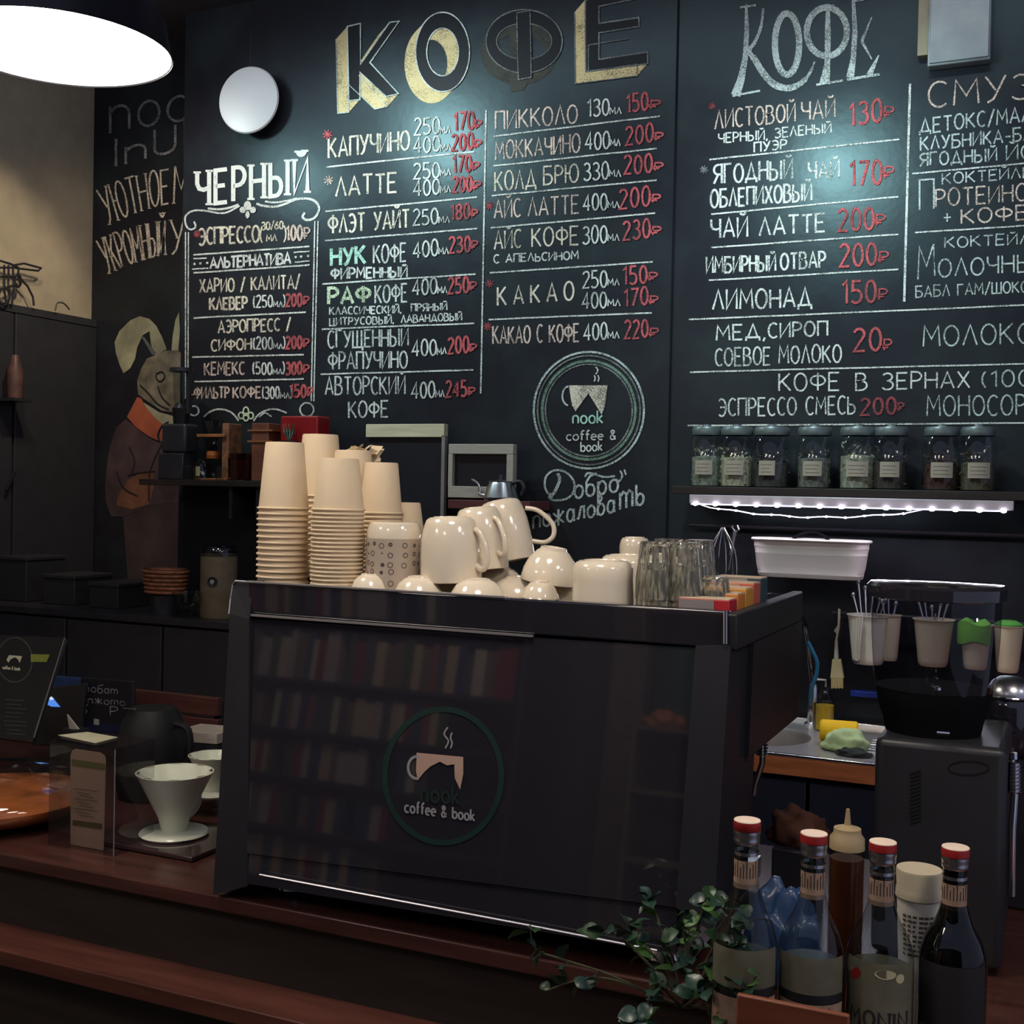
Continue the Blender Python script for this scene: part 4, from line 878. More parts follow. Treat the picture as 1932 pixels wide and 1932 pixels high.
# hanging tub, hook, tools
P = PY(1522, 1050, 3.52); k = mpp(P); W2 = 112*k; zt = PY(1522, 1020, 3.52).z; zb_ = PY(1522, 1092, 3.52).z; h = zt-zb_
t = thing('hanging_tub', 'pale grey oval metal tub hanging by a black hook under the shelf', 'tub', (P.x, 3.58, zb_))
def oval(W, D, z, n=10):
    r = D; pts = []
    for i in range(n+1): a = -PI/2+PI*i/n; pts.append((W-r+r*math.cos(a), r*math.sin(a), z))
    for i in range(n+1): a = PI/2+PI*i/n; pts.append((-W+r+r*math.cos(a), r*math.sin(a), z))
    return pts
def loft(rings, cap0=True):
    mb = MB(); n = len(rings[0])
    mb.add([p for r_ in rings for p in r_], [(j*n+i, j*n+(i+1) % n, (j+1)*n+(i+1) % n, (j+1)*n+i) for j in range(len(rings)-1) for i in range(n)]+([tuple(range(n))[::-1]] if cap0 else []))
    return mb
D = .055
tubm = mat('tub_enamel', (.52,.45,.42), .45, var=.04)
R_ = []
for (s, z) in ((.86,0),(.885,.004),(.893,h*.10),(.896,h*.105),(.890,h*.12),(.92,h*.30),(.945,h*.62),(.952,h*.64),(.946,h*.66),(.965,h*.80),(.972,h*.82),(.966,h*.84),(.975,h*.97)): R_.append(oval(W2*s, D*s, z))
tb = loft(R_); tb.build('tub_body', tubm, t, smooth=True)
loft([oval(W2*.965, D*.96, h*.96), oval(W2*.85, D*.83, .01)], False).build('tub_inside', tubm, t, smooth=True)
MB().tube(oval(W2, D+.003, h), .004, 8, close=True).build('rim', mat('tub_rim', (.62,.56,.52), .3), t, smooth=True)
MB().tube(cat([(-.07,.03,h-.012),(-.045,.045,h+.012),(-.005,.05,h+.022),(.03,.045,h+.012),(.055,.03,h-.012)]), .005, 8).build('hook', mat('hook_black', (.008,.008,.009), .9, spec=.1), t, smooth=True)
xr0, xr1 = PY(1300, 1010, 3.7).x, xb
zr = PY(1522, 998, 3.69).z
tag(MB().tube([(xr0, 3.70, zr), (xr1, 3.70, zr)], .006, 8).build('hanging_rail', black_satin), 'black metal rail on the wall just above the oval tub', 'rail')
t = thing('tongs', 'grey metal tool with a forked tip hanging left of the oval tub', 'tool', (0,0,0))
f3 = lambda x, y, Y=3.66: PY(x, y, Y)
MB().tube([f3(1380,1048), f3(1384,1020), f3(1387,1003)], [.007,.006,.008], 8).build('handle', steel, t, smooth=True)
for L in ([f3(1387,1003), f3(1381,995), f3(1383,991)], [f3(1387,1003), f3(1394,999), f3(1391,991)]): MB().tube(L, .004, 6).build('fork_tip', steel, t)
MB().tube([f3(1380,1046), f3(1375,1075)], .002, 6).build('shaft', steel, t)
# rail cups
zr2 = PY(1750, 1160, 3.66).z
tag(MB().tube([(PY(1570, 1150, 3.69).x, 3.69, zr2-.012), (xr1, 3.69, zr2-.012)], .005, 8).build('cup_rail_bar', black_satin), 'black lower rail on the wall that carries the utensil cups', 'rail')
RC = [(1640, 41, 1160, 1252, 'white utensil cup full of spoons, leftmost on the lower rail'), (1680, 21, 1160, 1246, 'narrow cream utensil cup seen through the hopper, left one'), (1762, 38, 1168, 1256, 'wide cream utensil cup in the middle of the lower rail'),
      (1842, 30, 1178, 1262, 'cream utensil cup with a bright green cloth over its rim'), (1903, 28, 1180, 1268, 'cream cup with green contents, rightmost on the lower rail')]
for i, (px, hw, y0, y1, lb) in enumerate(RC):
    Y = 3.62; P = PY(px, y0, Y); k = mpp(P); z0 = PY(px, y1, Y).z; h = P.z-z0; R = hw*k
    t = thing('utensil_cup', lb, 'cup', (P.x, Y, z0), group='utensil cups')
    MB().lathe([(0,0),(R*.62,0),(R*.70,h*.06),(R*.72,h*.12),(R*.94,h*.97),(R*1.0,h*.98),(R*1.02,h),(R*.95,h),(R*.6,.006),(0,.006)], 32).build('cup_body', mat('rail_cup_cream', (.62,.50,.36), .5, var=.05) if i else mat('rail_cup_white', (.72,.66,.56), .5), t, smooth=True)
    MB().tube([(0,R*.8,h*.95),(0,.045,h+.01),(0,.07,h-.012)], .003, 6).build('hook', chrome, t)
    if i in (0, 1, 2):
        for q in range([6, 3, 5][i]):
            a = PI-.3-q*2.6/[6,3,5][i]; r1 = R*.55; L = random.uniform(.04, .10) if i == 0 else random.uniform(.03,.07)
            s_ = thing('spoon', 'metal spoon standing in the %s, %s from its left' % (['white utensil cup', 'narrow utensil cup', 'wide utensil cup'][i], ORD(q+1)), 'spoon', (P.x, Y, z0), group='spoons in the utensil cups')
            x_, y_ = r1*math.cos(a), r1*math.sin(a)
            MB().tube([(-x_*.5,-y_*.5,.01),(x_,y_,h),(x_*1.5,y_*1.5,h+L)], [.0022,.002,.0035], 6).build('spoon_handle', steel, s_, smooth=True)
            MB().lathe([(0,-.009),(.006,-.004),(.007,0),(.005,.006),(0,.009)], 10, mtx=M.Translation((x_*1.5,y_*1.5,h+L))).build('spoon_tip', steel, s_, smooth=True)
    if i in (3, 4):
        gm = mat('lime_cloth', (.13,.34,.03), .7, var=.2) if i == 3 else mat('green_sponge', (.06,.22,.03), .8)
        c_ = thing('cloth' if i == 3 else 'sponge', ['bright green cloth draped over the rim of a utensil cup', 'dark green sponge in the rightmost utensil cup'][i-3], ['cloth', 'sponge'][i-3], (P.x, Y, z0+h))
        if i == 3:
            R2 = R*1.08; rows = []
            for j, z in enumerate((-.05,-.02,.006,.014,.008)):
                rows.append([(R2*(1,1.02,1.0,.6,.2)[j]*math.cos(a_)+.002*math.sin(5*a_), R2*(1,1.02,1,.6,.2)[j]*math.sin(a_), z+.006*math.sin(3*a_+j)) for a_ in [PI*.75+q_*PI*1.05/14 for q_ in range(15)]])
            mb = MB(); mb.add([p for r_ in rows for p in r_], [(a_*15+b_, a_*15+b_+1, a_*15+15+b_+1, a_*15+15+b_) for a_ in range(4) for b_ in range(14)]); mb.build('cloth_fold', gm, c_, smooth=True)
        else: MB().lathe([(R*.9,-.02),(R*.92,.004),(R*.5,.014),(0,.012)], 20).build('sponge_body', gm, c_, smooth=True)
# spoon bundle hanging on the white cup, brush
t = thing('measuring_spoons', 'bundle of thin pale sticks hanging in front of the white utensil cup', 'utensil', (0,0,0))
for i, (x0, x1) in enumerate(((1617,1614),(1622,1617),(1627,1620))): MB().tube([PY(x0,1165,3.55), PY(x1,1243,3.55)], .0028, 6).build('stick', mat('pale_metal', (.7,.6,.5), .4, metal=.4), t)
MB().lathe([(0,-.01),(.009,-.005),(.010,.004),(0,.01)], 12, mtx=M.Translation(PY(1616,1248,3.55))).build('scoop', steel, t, smooth=True)
t = thing('brush', 'pale wooden brush with yellow bristles hanging beside the utensil cups', 'brush', (0,0,0))
B3 = lambda x, y: PY(x, y, 3.64)
MB().prism([B3(*q) for q in ((1581,1148),(1585,1150),(1584,1185),(1580,1206),(1582,1244),(1573,1244),(1575,1210),(1578,1196),(1573,1190),(1580,1180))], (0,.012,0)).build('handle', mat('brush_handle', (.55,.52,.45), .5), t, bevel=.002)
MB().prism([B3(*q) for q in ((1570,1244),(1586,1244),(1592,1280),(1566,1280))], (0,.018,0)).build('ferrule', mat('brush_ferrule', (.62,.50,.28), .5), t, bevel=.002)
mb = MB()
for q in range(7): x = 1568+q*3.2; mb.prism([B3(x,1280), B3(x+2.8,1280), B3(x+2.6,1299-(q % 2)*1.5), B3(x+.3,1299)], (0,.016,0))
mb.build('bristles', mat('brush_bristles', (.60,.46,.20), .7), t, kind='stuff')
tag(MB().prism([PY(1604,1303,3.70), PY(1662,1306,3.70), PY(1662,1318,3.70), PY(1604,1314,3.70)], (0,.03,0)).build('blue_scraper', mat('blue_plastic', (.015,.04,.30), .3), bevel=.003), 'blue plastic scraper hanging below the utensil cups', 'scraper')

# ------------------------------------------------------------------ back counter with sink
ZK = .90
t = thing('back_counter', 'orange wood counter with the sink, along the chalkboard wall', 'counter', (0,0,0))
xk0, xk1 = -1.10, .95
mb = MB(); mb.box((xk0, 3.20, ZK-.045), (xk1, 3.225, ZK)); mb.box((-.485, 3.225, ZK-.045), (xk1, YW-.004, ZK)); mb.box((xk0, 3.69, ZK-.045), (-.485, YW-.004, ZK)); mb.build('worktop', orange_wood, t)
MB().box((xk0+.02, 3.24, .02), (xk1-.02, YW-.004, ZK-.15)).build('carcass', mat('cabinet_blue_black', (.014,.017,.032), .45), t)
for i in range(4): MB().box((xk0+.02+i*.5, 3.228, .08), (xk0+.51+i*.5, 3.24, ZK-.06)).build('door', mat('cabinet_blue_black', (.014,.017,.032), .45), t, bevel=.003)
t = thing('sink', 'stainless steel sink with round basin and ribbed drainer on the back counter', 'sink', (0,0,0))
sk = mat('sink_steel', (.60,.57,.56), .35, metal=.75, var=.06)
xs0, xs1 = -.71, -.30; bc = V((-.775, 3.45, ZK)); br = .155
# rim plate with a round hole (fan strips)
mb = MB(); n = 40; vs_ = []
for i in range(n):
    a = 2*PI*i/n; dx, dy = math.cos(a), math.sin(a)
    x_lo, x_hi, y_lo, y_hi = -1.02, xs1, 3.215, 3.70
    tt = min([((x_hi-bc.x)/dx if dx > 0 else (x_lo-bc.x)/dx) if abs(dx) > 1e-6 else 9, ((y_hi-bc.y)/dy if dy > 0 else (y_lo-bc.y)/dy) if abs(dy) > 1e-6 else 9])
    vs_ += [(bc.x+dx*tt, bc.y+dy*tt, ZK+.004), (bc.x+dx*br, bc.y+dy*br, ZK+.004)]
mb.add(vs_, [(2*i, 2*i+1, (2*i+3) % (2*n), (2*i+2) % (2*n)) for i in range(n)]); mb.build('sink_deck', sk, t)
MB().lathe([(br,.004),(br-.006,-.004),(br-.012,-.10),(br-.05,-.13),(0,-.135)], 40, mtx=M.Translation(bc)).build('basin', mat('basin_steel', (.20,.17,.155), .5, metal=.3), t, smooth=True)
MB().box((-1.02,3.205,ZK+.001),(xs1,3.218,ZK+.010)).build('rim', chrome, t, bevel=.002)
for i in range(6): MB().box((xs1-.16, 3.36+i*.035, ZK+.004),(xs1-.01, 3.372+i*.035, ZK+.009)).build('drainer_rib', chrome, t, bevel=.002)
MB().box((-1.02,3.70,ZK),(xs1,3.72,ZK+.02)).build('splash_edge', chrome, t, bevel=.002)
# faucet
t = thing('faucet', 'tall chrome faucet with black neck behind the sink basin', 'faucet', (0,0,0))
fb = V((PY(1532,1375,3.66).x, 3.66, ZK+.004))
MB().lathe([(.025,0),(.025,.01),(.016,.015),(.015,.12),(.013,.13),(0,.13)], 24, mtx=M.Translation(fb)).build('faucet_base', chrome, t, smooth=True)
MB().tube(cat([tuple(fb+V((0,0,.12))), tuple(PY(1528,1250,3.64)), tuple(PY(1520,1185,3.60)), tuple(PY(1508,1160,3.5)), tuple(PY(1492,1162,3.42)), tuple(PY(1488,1195,3.40))]), .009, 12).build('neck', black_gloss, t, smooth=True)
MB().tube(cat([tuple(PY(1524,1210,3.58)), tuple(PY(1533,1228,3.58)), tuple(PY(1542,1250,3.58)), tuple(PY(1540,1275,3.58)), tuple(PY(1531,1300,3.58)), tuple(PY(1529,1330,3.6))]), .006, 10).build('blue_hose', mat('blue_hose', (.02,.12,.22), .15, coat=.8), t, smooth=True, label='shiny blue hose')
# soap bottle, yellow sponge, cloths
t = thing('soap_bottle', 'small clear soap bottle with yellow liquid behind the sponge', 'bottle', PZ(1560,1372,ZK+.005)); t.location.y = 3.62; t.location.x = PY(1556,1350,3.62).x; t.location.z = ZK+.005
MB().lathe([(0,0),(.028,0),(.030,.01),(.030,.09),(.014,.11),(.012,.13),(0,.13)], 24).build('bottle_body', glass('clear_plastic', (.9,.9,.85)), t, smooth=True)
MB().lathe([(0,.003),(.026,.003),(.027,.075),(0,.075)], 20).build('liquid', mat('yellow_liquid', (.60,.38,.03), .3), t, smooth=True)
MB().tube([(0,0,.13),(0,0,.15),(-.03,-.01,.152)], .004, 8).build('pump', steel, t)
P = PZ(1583,1388,ZK+.03)
t = thing('sponge_roll', 'bright yellow rolled sponge on the sink drainer', 'sponge', (P.x, P.y, ZK+.042))
MB().lathe([(0,-.052),(.026,-.052),(.031,-.046),(.031,.046),(.026,.052),(0,.052)], 24, mtx=M.Rotation(math.radians(8),4,'Z') @ M.Rotation(PI/2, 4, 'Y')).build('sponge_body', mat('yellow_sponge', (.85,.50,.01), .8, var=.08, bump=.4, bscale=200), t, smooth=True)
def lump(name, label, cat_, loc, R, H, m_, sx=1, sy=1, seed=0, parts='folded_cloth'):
    t = thing(name, label, cat_, loc); bm = bmesh.new(); bmesh.ops.create_icosphere(bm, subdivisions=4, radius=1)
    for v in bm.verts:
        d = v.co.normalized(); n_ = noise.noise(d*2.0+V((seed,0,0)))*.28+noise.noise(d*5+V((seed,3,0)))*.08
        v.co = V((d.x*R*sx*(1+n_), d.y*R*sy*(1+n_), max(0, (d.z*.75+.25)*H*(1+n_*1.2))))
    me = bpy.data.meshes.new(parts); bm.to_mesh(me); bm.free(); me.materials.append(m_); me.polygons.foreach_set('use_smooth', [True]*len(me.polygons))
    o = bpy.data.objects.new(parts, me); COL.objects.link(o); o.parent = t; return t
P = PZ(1592,1415,ZK+.005)
lump('dish_cloth', 'crumpled pale green cloth in front of the yellow sponge', 'cloth', (P.x, P.y, ZK+.006), .062, .055, mat('mint_cloth', (.50,.62,.30), .9, var=.12, bump=.3), 1, .8, 3)
P = PZ(1612,1424,ZK+.005)
lump('dish_cloth', 'small dark grey cloth under the pale green one at the sink edge', 'cloth', (P.x, P.y-.01, ZK+.0055), .035, .02, mat('dark_cloth', (.03,.035,.03), .9), 1.3, .8, 8)
MB().box((PY(1500,1370,3.66).x,3.6,ZK+.02),(PY(1504,1370,3.66).x,3.62,ZK+.09)).build('x', black_satin) if False else None

# ------------------------------------------------------------------ coffee grinder at the right
YG = 1.90; GX0, GX1 = PY(1648, 1500, YG).x, PY(1898, 1500, YG).x; gcx = (GX0+GX1)/2
t = thing('coffee_grinder', 'large black coffee grinder with a smoky clear hopper, right of the sink', 'grinder', (0,0,0))
zg1 = PY(1700, 1395, YG).z
MB().box((GX0, YG, ZT+.01), (GX1, YG+.26, zg1)).build('body', mat('grinder_body', (.024,.024,.028), .38, var=.1), t, bevel=.012)
hc = V((PY(1764,1200,YG+.10).x, YG+.10, 0)); k = mpp(PY(1764,1200,YG+.10)); z_ = lambda y: PY(1764, y, YG+.10).z
Rh = 122*k
MB().lathe([(0,zg1-.001),(Rh*.70,zg1-.001),(Rh*.74,zg1+.02),(Rh*.82,z_(1330)),(Rh*.86,z_(1296)),(0,z_(1290))], 40, cx=hc.x, cy=hc.y).build('collar', mat('collar_black', (.006,.006,.007), .8, spec=.1), t, smooth=True)
hop = glass('smoky_plastic', (.68,.68,.72), .9)
MB().lathe([(Rh*.86,z_(1298)),(Rh*.90,z_(1270)),(Rh*.94,z_(1200)),(Rh*.96,z_(1120))], 48, cx=hc.x, cy=hc.y).build('hopper', hop, t, smooth=True)
MB().lathe([(Rh*.96,z_(1128)),(Rh*1.02,z_(1126)),(Rh*1.03,z_(1106)),(Rh*.98,z_(1100)),(Rh*.3,z_(1098)),(0,z_(1098))], 48, cx=hc.x, cy=hc.y).build('hopper_lid', black_gloss, t, smooth=True)
mb = MB(); yv = YG-.0015
for i in range(14): 
    y = 1452+i*7.2; mb.prism([PY(1717,y+6,yv), PY(1737,y,yv), PY(1737,y+3.2,yv), PY(1717,y+9.2,yv)], (0,.001,0))
mb.build('vent_grille', mat('vent_black', (.006,.006,.007), .6), t)
mb = MB(); ribbon(mb, el(1827,1449,38,13,0,360,36), 2.2, lambda x, y: PY(x, y, YG-.001)); mb.build('oval_badge', dark_metal, t)
MB().tube([PY(1768,1382,YG-.012), PY(1792,1384,YG-.012)], .003, 8).build('dose_lever', chrome, t)
MB().lathe([(0,-.004),(.006,-.002),(.006,.002),(0,.004)], 12, mtx=M.Translation(PY(1768,1299,YG-.02))).build('knob', chrome, t, smooth=True)
for (x, y) in ((GX0+.03,YG+.03),(GX1-.03,YG+.03),(GX0+.03,YG+.23),(GX1-.03,YG+.23)): MB().lathe([(0,ZT),(.012,ZT),(.012,ZT+.012),(0,ZT+.012)], 14, cx=x, cy=y).build('foot', black_matt, t)
# second round black device at the right edge with a steel cap, and its chrome wand
t = thing('doser_grinder', 'round black grinder doser with a shiny steel cap at the right edge', 'grinder', (0,0,0))
c = PY(1905, 1345, 2.25); k = mpp(c); 
MB().lathe([(0,-75*k),(34*k,-75*k),(48*k,-55*k),(52*k,-10*k),(50*k,20*k),(42*k,36*k),(0,36*k)], 40, mtx=M.Translation(c)).build('doser_drum', black_gloss, t, smooth=True)
MB().lathe([(43*k,34*k),(42*k,44*k),(32*k,60*k),(20*k,68*k),(0,70*k)], 40, mtx=M.Translation(c)).build('steel_cap', steel, t, smooth=True)
MB().tube([c+V((-51*k*math.cos(a), -51*k*math.sin(a), 34*k)) for a in [q*2*PI/30 for q in range(30)]], .002, 6, close=True).build('chrome_ring', chrome, t)
MB().box((c.x-.02, c.y-.01, ZT), (c.x+.06, c.y+.06, c.z-70*k)).build('stand', black_satin, t, bevel=.006)
MB().tube([PY(1912,1420,1.98), PY(1914,1500,1.98), PY(1910,1560,1.98), PY(1908,1690,1.98)], .006, 10).build('chrome_rod', chrome, t, smooth=True)
mb = MB()
for i in range(9): mb.lathe([(.008,-.003),(.014,0),(.008,.003)], 14, mtx=M.Translation(PY(1913, 1436+i*7, 1.98)))
mb.build('spring', chrome, t, smooth=True)

# ------------------------------------------------------------------ bottle stand with syrup bottles in front
t = thing('bottle_stand', 'reddish wood stand holding the syrup bottles at the lower right', 'stand', (0,0,0))
ZB = .905; fr = PY(1400,1872,1.30); fr2 = PY(1590,1925,1.30)
xq0 = PY(1392, 1900, 1.30).x; xq1 = PY(1604, 1925, 1.30).x
MB().box((xq0, 1.30, ZB-.02), (.30, 1.585, ZB)).build('shelf_board', red_wood, t, bevel=.002)
zf = fr.z
MB().box((xq0, 1.292, ZB-.02), (xq1, 1.30, max(zf, ZB+.012))).build('front_rail', mat('stand_rail', (.20,.06,.03), .4, var=.3, scale=5, wood='x'), t, bevel=.002)
MB().box((xq0, 1.30, 0), (xq0+.02, 1.585, ZB-.02)).build('side_panel', dark_wood, t); MB().box((.28, 1.30, 0), (.30, 1.585, ZB-.02)).build('side_panel', dark_wood, t)
MB().box((xq0+.02, 1.57, 0), (.28, 1.585, ZB-.02)).build('rear_panel', dark_wood, t)
bglass = glass('bottle_glass', (.70,.74,.74), 1.3); bdark = glass('bottle_glass_dark', (.22,.22,.24), 1.3)
BT = [(1410, 1547, 1.40, 'leftmost red capped syrup bottle, beside the plant', bglass, (.04,.05,.05), ''), (1536, 1572, 1.40, 'second red capped syrup bottle from left, blue cloth behind', bglass, (.03,.04,.05), ''),
      (1666, 1588, 1.40, 'red capped syrup bottle in front of the white cup, cherry on its label', bglass, (.06,.055,.035), 'MONIN'), (1803, 1598, 1.40, 'rightmost red capped syrup bottle, darkest liquid', bdark, (.008,.008,.012), '')]
for i, (px, py, Z, lb, gm, lc, _) in enumerate(BT):
    c = CAM+ray(px, py)*Z; Hb = c.z-ZB; s = Hb/.30; 
    t = thing('syrup_bottle', lb, 'bottle', (c.x, c.y, ZB), group='syrup bottles')
    Rb = .0385; rn = .0135
    prof = [(0,0),(Rb*.9,0),(Rb,.006),(Rb,.158),(Rb*.97,.170),(Rb*.82,.188),(Rb*.58,.205),(rn*1.22,.222),(rn,.236),(rn,.275)]
    prof = [(r, z*s) for r, z in prof]
    MB().lathe(prof, 40).build('bottle_glass', gm, t, smooth=True)
    MB().lathe([(0,.004),(Rb*.93,.006),(Rb*.93,.13*s)]+([(Rb*.75,.180*s),(Rb*.45,.205*s),(0,.205*s)] if i == 3 else [(Rb*.92,.150*s),(0,.150*s)])+[(0,.150*s) if i != 3 else (0,.205*s)], 32).build('syrup', mat('syrup_%d' % i, lc, .25), t, smooth=True)
    MB().lathe([(rn*1.02,.274*s),(rn*1.12,.276*s),(rn*1.14,.279*s),(rn*1.10,.282*s),(rn*1.16,.284*s),(rn*1.16,.289*s),(rn*1.05,.2895*s)], 28).build('neck_ring', steel, t, smooth=True)
    MB().lathe([(rn*1.15,.2895*s),(rn*1.18,.290*s),(rn*1.18,.2990*s),(rn*1.16,.2996*s)], 28).build('screw_cap', cap_red, t, smooth=True)
    MB().lathe([(rn*1.165,.2996*s),(rn*1.13,.3006*s),(0,.3006*s)], 28).build('cap_top', cap_white, t, smooth=True)
    MB().lathe([(rn*1.06,.262*s),(rn*1.06,.266*s)], 24).build('neck_foil', steel, t)
    mb = MB().lathe([(rn*1.10,.226*s),(rn*1.05,.236*s),(rn*1.05,.257*s)], 24, a0=-PI*.9, a1=-PI*.05); mb.build('neck_label', label_tan, t, smooth=True)
    mb = MB()
    for q in range(9):
        a = -PI*.85+q*.27; mb.lathe([(rn*1.075,.238*s),(rn*1.075,(.250+.004*(q % 3))*s)], 2, a0=a, a1=a+.07)
    mb.build('label_writing', ink, t)
    aC = math.atan2(-c.y, -c.x)
    cyl = lambda r, cx_, cy_: None
    MB().lathe([(Rb*1.012,.122*s if i < 2 else .020*s),(Rb*1.012,.158*s),(Rb*.995,.166*s)], 28, a0=aC-1.15, a1=aC+1.15).build('front_label', label_cream if i != 3 else mat('label_dim', (.014,.013,.014), .6), t, smooth=True)
    MB().lathe([(Rb*1.016,.114*s),(Rb*1.016,.124*s)], 24, a0=aC-1.12, a1=aC+1.12).build('label_band', mat('band_black', (.012,.012,.012), .5), t, smooth=True) if i in (0, 1) else None
    MB().lathe([(Rb*1.015,.018*s),(Rb*1.015,.084*s if i == 2 else (.113*s if i < 2 else .088*s))], 28, a0=aC-1.15, a1=aC+1.15).build('lower_label', label_tan if i in (0, 1) else (label_cream if i == 2 else mat('label_dim2', (.10,.06,.05), .6)), t, smooth=True)
    if i != 0:
        txt = 'MONIN'.replace('M', 'М').replace('O', 'О')
        def wrap(u, v, zb=(.090 if i == 2 else (.100 if i == 1 else .062))*s, sc_=(.0175 if i == 2 else .0085)):
            a = aC+(u+(.6 if i == 1 else 0))*sc_/Rb; r = Rb*1.022; return V((r*math.cos(a), r*math.sin(a), zb-v*sc_))
        mb = MB(); write(mb, txt, -2.0, 0, 2.0, 0, 1.0, .17, wrap, jit=0, serif=.14, gap=.22)
        mb.build('lettering', ink if i != 3 else mat('ink_faint', (.09,.06,.05), .6), t)
    if i == 2:
        for (u, v, m_) in ((-2.5, -6.3, cap_red), (-2.9, -5.6, cap_red), (0.6, -7.0, mat('label_pale', (.55,.50,.30), .5)), (2.2, -6.2, mat('label_pale', (.55,.50,.30), .5))):
            sc_ = .0108; a = aC+u*sc_/Rb; r = Rb*1.02
            mb = MB(); n = 14; pts = []
            for q in range(n):
                b_ = 2*PI*q/n; aa = a+math.cos(b_)*(.14 if v > -6.5 else .32); pts.append((Rb*1.02*math.cos(aa), Rb*1.02*math.sin(aa), .148*s-.006*(v+6)+math.sin(b_)*.0055))
            mb.poly(pts).build('label_print', m_, t)
# squeeze bottle with brown sauce
P = CAM+ray(1597, 1600)*1.62; 
t = thing('squeeze_bottle', 'clear squeeze bottle of brown sauce with a cone nozzle behind the syrups', 'bottle', (P.x, P.y, ZB)); t.location.y = min(P.y, 1.545); t.location.x = PY(1598,1600,t.location.y).x
k = mpp(t.location); zz = lambda y: PY(1598, y, t.location.y).z-ZB
Rq = 32*k
MB().lathe([(0,0),(Rq,0),(Rq,zz(1615)),(Rq*.98,zz(1600))], 32).build('bottle_body', glass('milky_plastic', (.70,.60,.50), .7), t, smooth=True)
MB().lathe([(0,.003),(Rq*.95,.003),(Rq*.95,zz(1618)),(0,zz(1618))], 28).build('sauce', mat('brown_sauce', (.085,.028,.012), .4), t, smooth=True)
MB().lathe([(Rq*1.02,zz(1600)),(Rq*1.0,zz(1580)),(Rq*.80,zz(1572)),(Rq*.78,zz(1562)),(Rq*.2,zz(1556)),(Rq*.10,zz(1526)),(0,zz(1525))], 32).build('nozzle_cap', mat('nozzle_cream', (.36,.27,.15), .4), t, smooth=True)
# white lidded paper cup
Yc = 1.53; cx_ = PY(1733, 1700, Yc).x; k = mpp(V((cx_, Yc, 1.1))); zz = lambda y: PY(1733, y, Yc).z-ZB
t = thing('takeaway_cup', 'white lidded paper cup printed with grey text between the right bottles', 'paper cup', (cx_, Yc, ZB))
Rq = 41*k
MB().lathe([(0,0),(Rq*.62,0),(Rq*.96,zz(1690)),(Rq*.97,zz(1685))], 40).build('cup_wall', paper_w, t, smooth=True)
MB().lathe([(Rq*.99,zz(1692)),(Rq*1.04,zz(1690)),(Rq*1.02,zz(1676)),(Rq*.98,zz(1672)),(Rq*1.03,zz(1642)),(Rq*1.0,zz(1638)),(0,zz(1638))], 40).build('lid', mat('cup_lid', (.52,.45,.33), .35), t, smooth=True)
aC = math.atan2(-Yc, -cx_)
mb = MB()
for q in range(9):
    z0 = zz(1722+q*9); r0 = Rq*(.62+.34*z0/zz(1690))+.0006
    for w_ in range(6):
        a = aC-.8+w_*.27+random.uniform(0,.05); mb.lathe([(r0,z0),(r0+.0003,z0+.003)], 2, a0=a, a1=a+random.uniform(.12,.24))
mb.build('printed_text', mat('grey_ink', (.12,.11,.10), .6), t)
# blue pouch behind the bottles
P = PZ(1475, 1780, ZT)
lump('blue_bag', 'pale blue plastic bag standing behind the left syrup bottles', 'bag', (PY(1480,1700,1.74).x, 1.74, ZT), .060, .135, mat('blue_bag', (.025,.06,.15), .4, var=.2, coat=.3), 1, .5, 5, 'bag_body')
zn = PY(1500,1592,2.0).z
t = thing('holder_box', 'black holder box with a brown cloth on it, behind the left syrup bottles', 'box', (0,0,0))
MB().box((PY(1466,1560,2.0).x, 1.96, ZT), (PY(1546,1560,2.0).x, 2.06, zn)).build('box_body', black_satin, t, bevel=.004)
lump('brown_cloth', 'folded reddish brown cloth lying on the black holder box', 'cloth', (PY(1506,1560,2.0).x, 2.01, zn+.0005), .042, .055, mat('brown_napkin', (.10,.035,.022), .8, bump=.3), 1.2, .9, 9)

# ------------------------------------------------------------------ trailing plant in front of the machine
YP = 1.44
pot = thing('potted_vine', 'trailing green vine in front of the machine and left of the bottles', 'plant', (0,0,0))
pcx = PY(1290, 1900, YP).x
MB().lathe([(0,.70),(.055,.70),(.075,.82),(.08,.825),(.08,.845),(.072,.845),(.068,.82),(0,.82)], 32, cx=pcx, cy=YP).build('pot', mat('pot_dark', (.03,.028,.03), .4), pot, smooth=True)
tag(MB().box((pcx-.13, 1.36, 0), (xq0-.004, 1.585, .70)).build('plant_stand', dark_wood), 'low dark wooden stand under the vine', 'stand')
def leafmesh(i):
    mb = MB(); L = 1; n = 5; pts = []
    for j in range(n+1):
        s = j/n; wd = .42*math.sin(PI*min(1, s*.95+.03))**.8; pts += [(-wd, s, .10*math.sin(s*3)+.12*wd-.25*s*s*(i % 3)*.4), (0, s, .10*math.sin(s*3)-.05-.25*s*s*(i % 3)*.4), (wd, s, .10*math.sin(s*3)+.12*wd-.25*s*s*(i % 3)*.4)]
    mb.add(pts, [(3*j+a, 3*j+a+1, 3*j+a+4, 3*j+a+3) for j in range(n) for a in (0, 1)]); return mb
lm = []
for i in range(3):
    o = leafmesh(i).build('leaf', leaf_mat, pot, smooth=True); lm.append(o)
lmats = [leaf_mat, mat('leaf_light', (.06,.14,.035), .35, var=.3), mat('leaf_blue', (.018,.048,.034), .3, var=.3)]
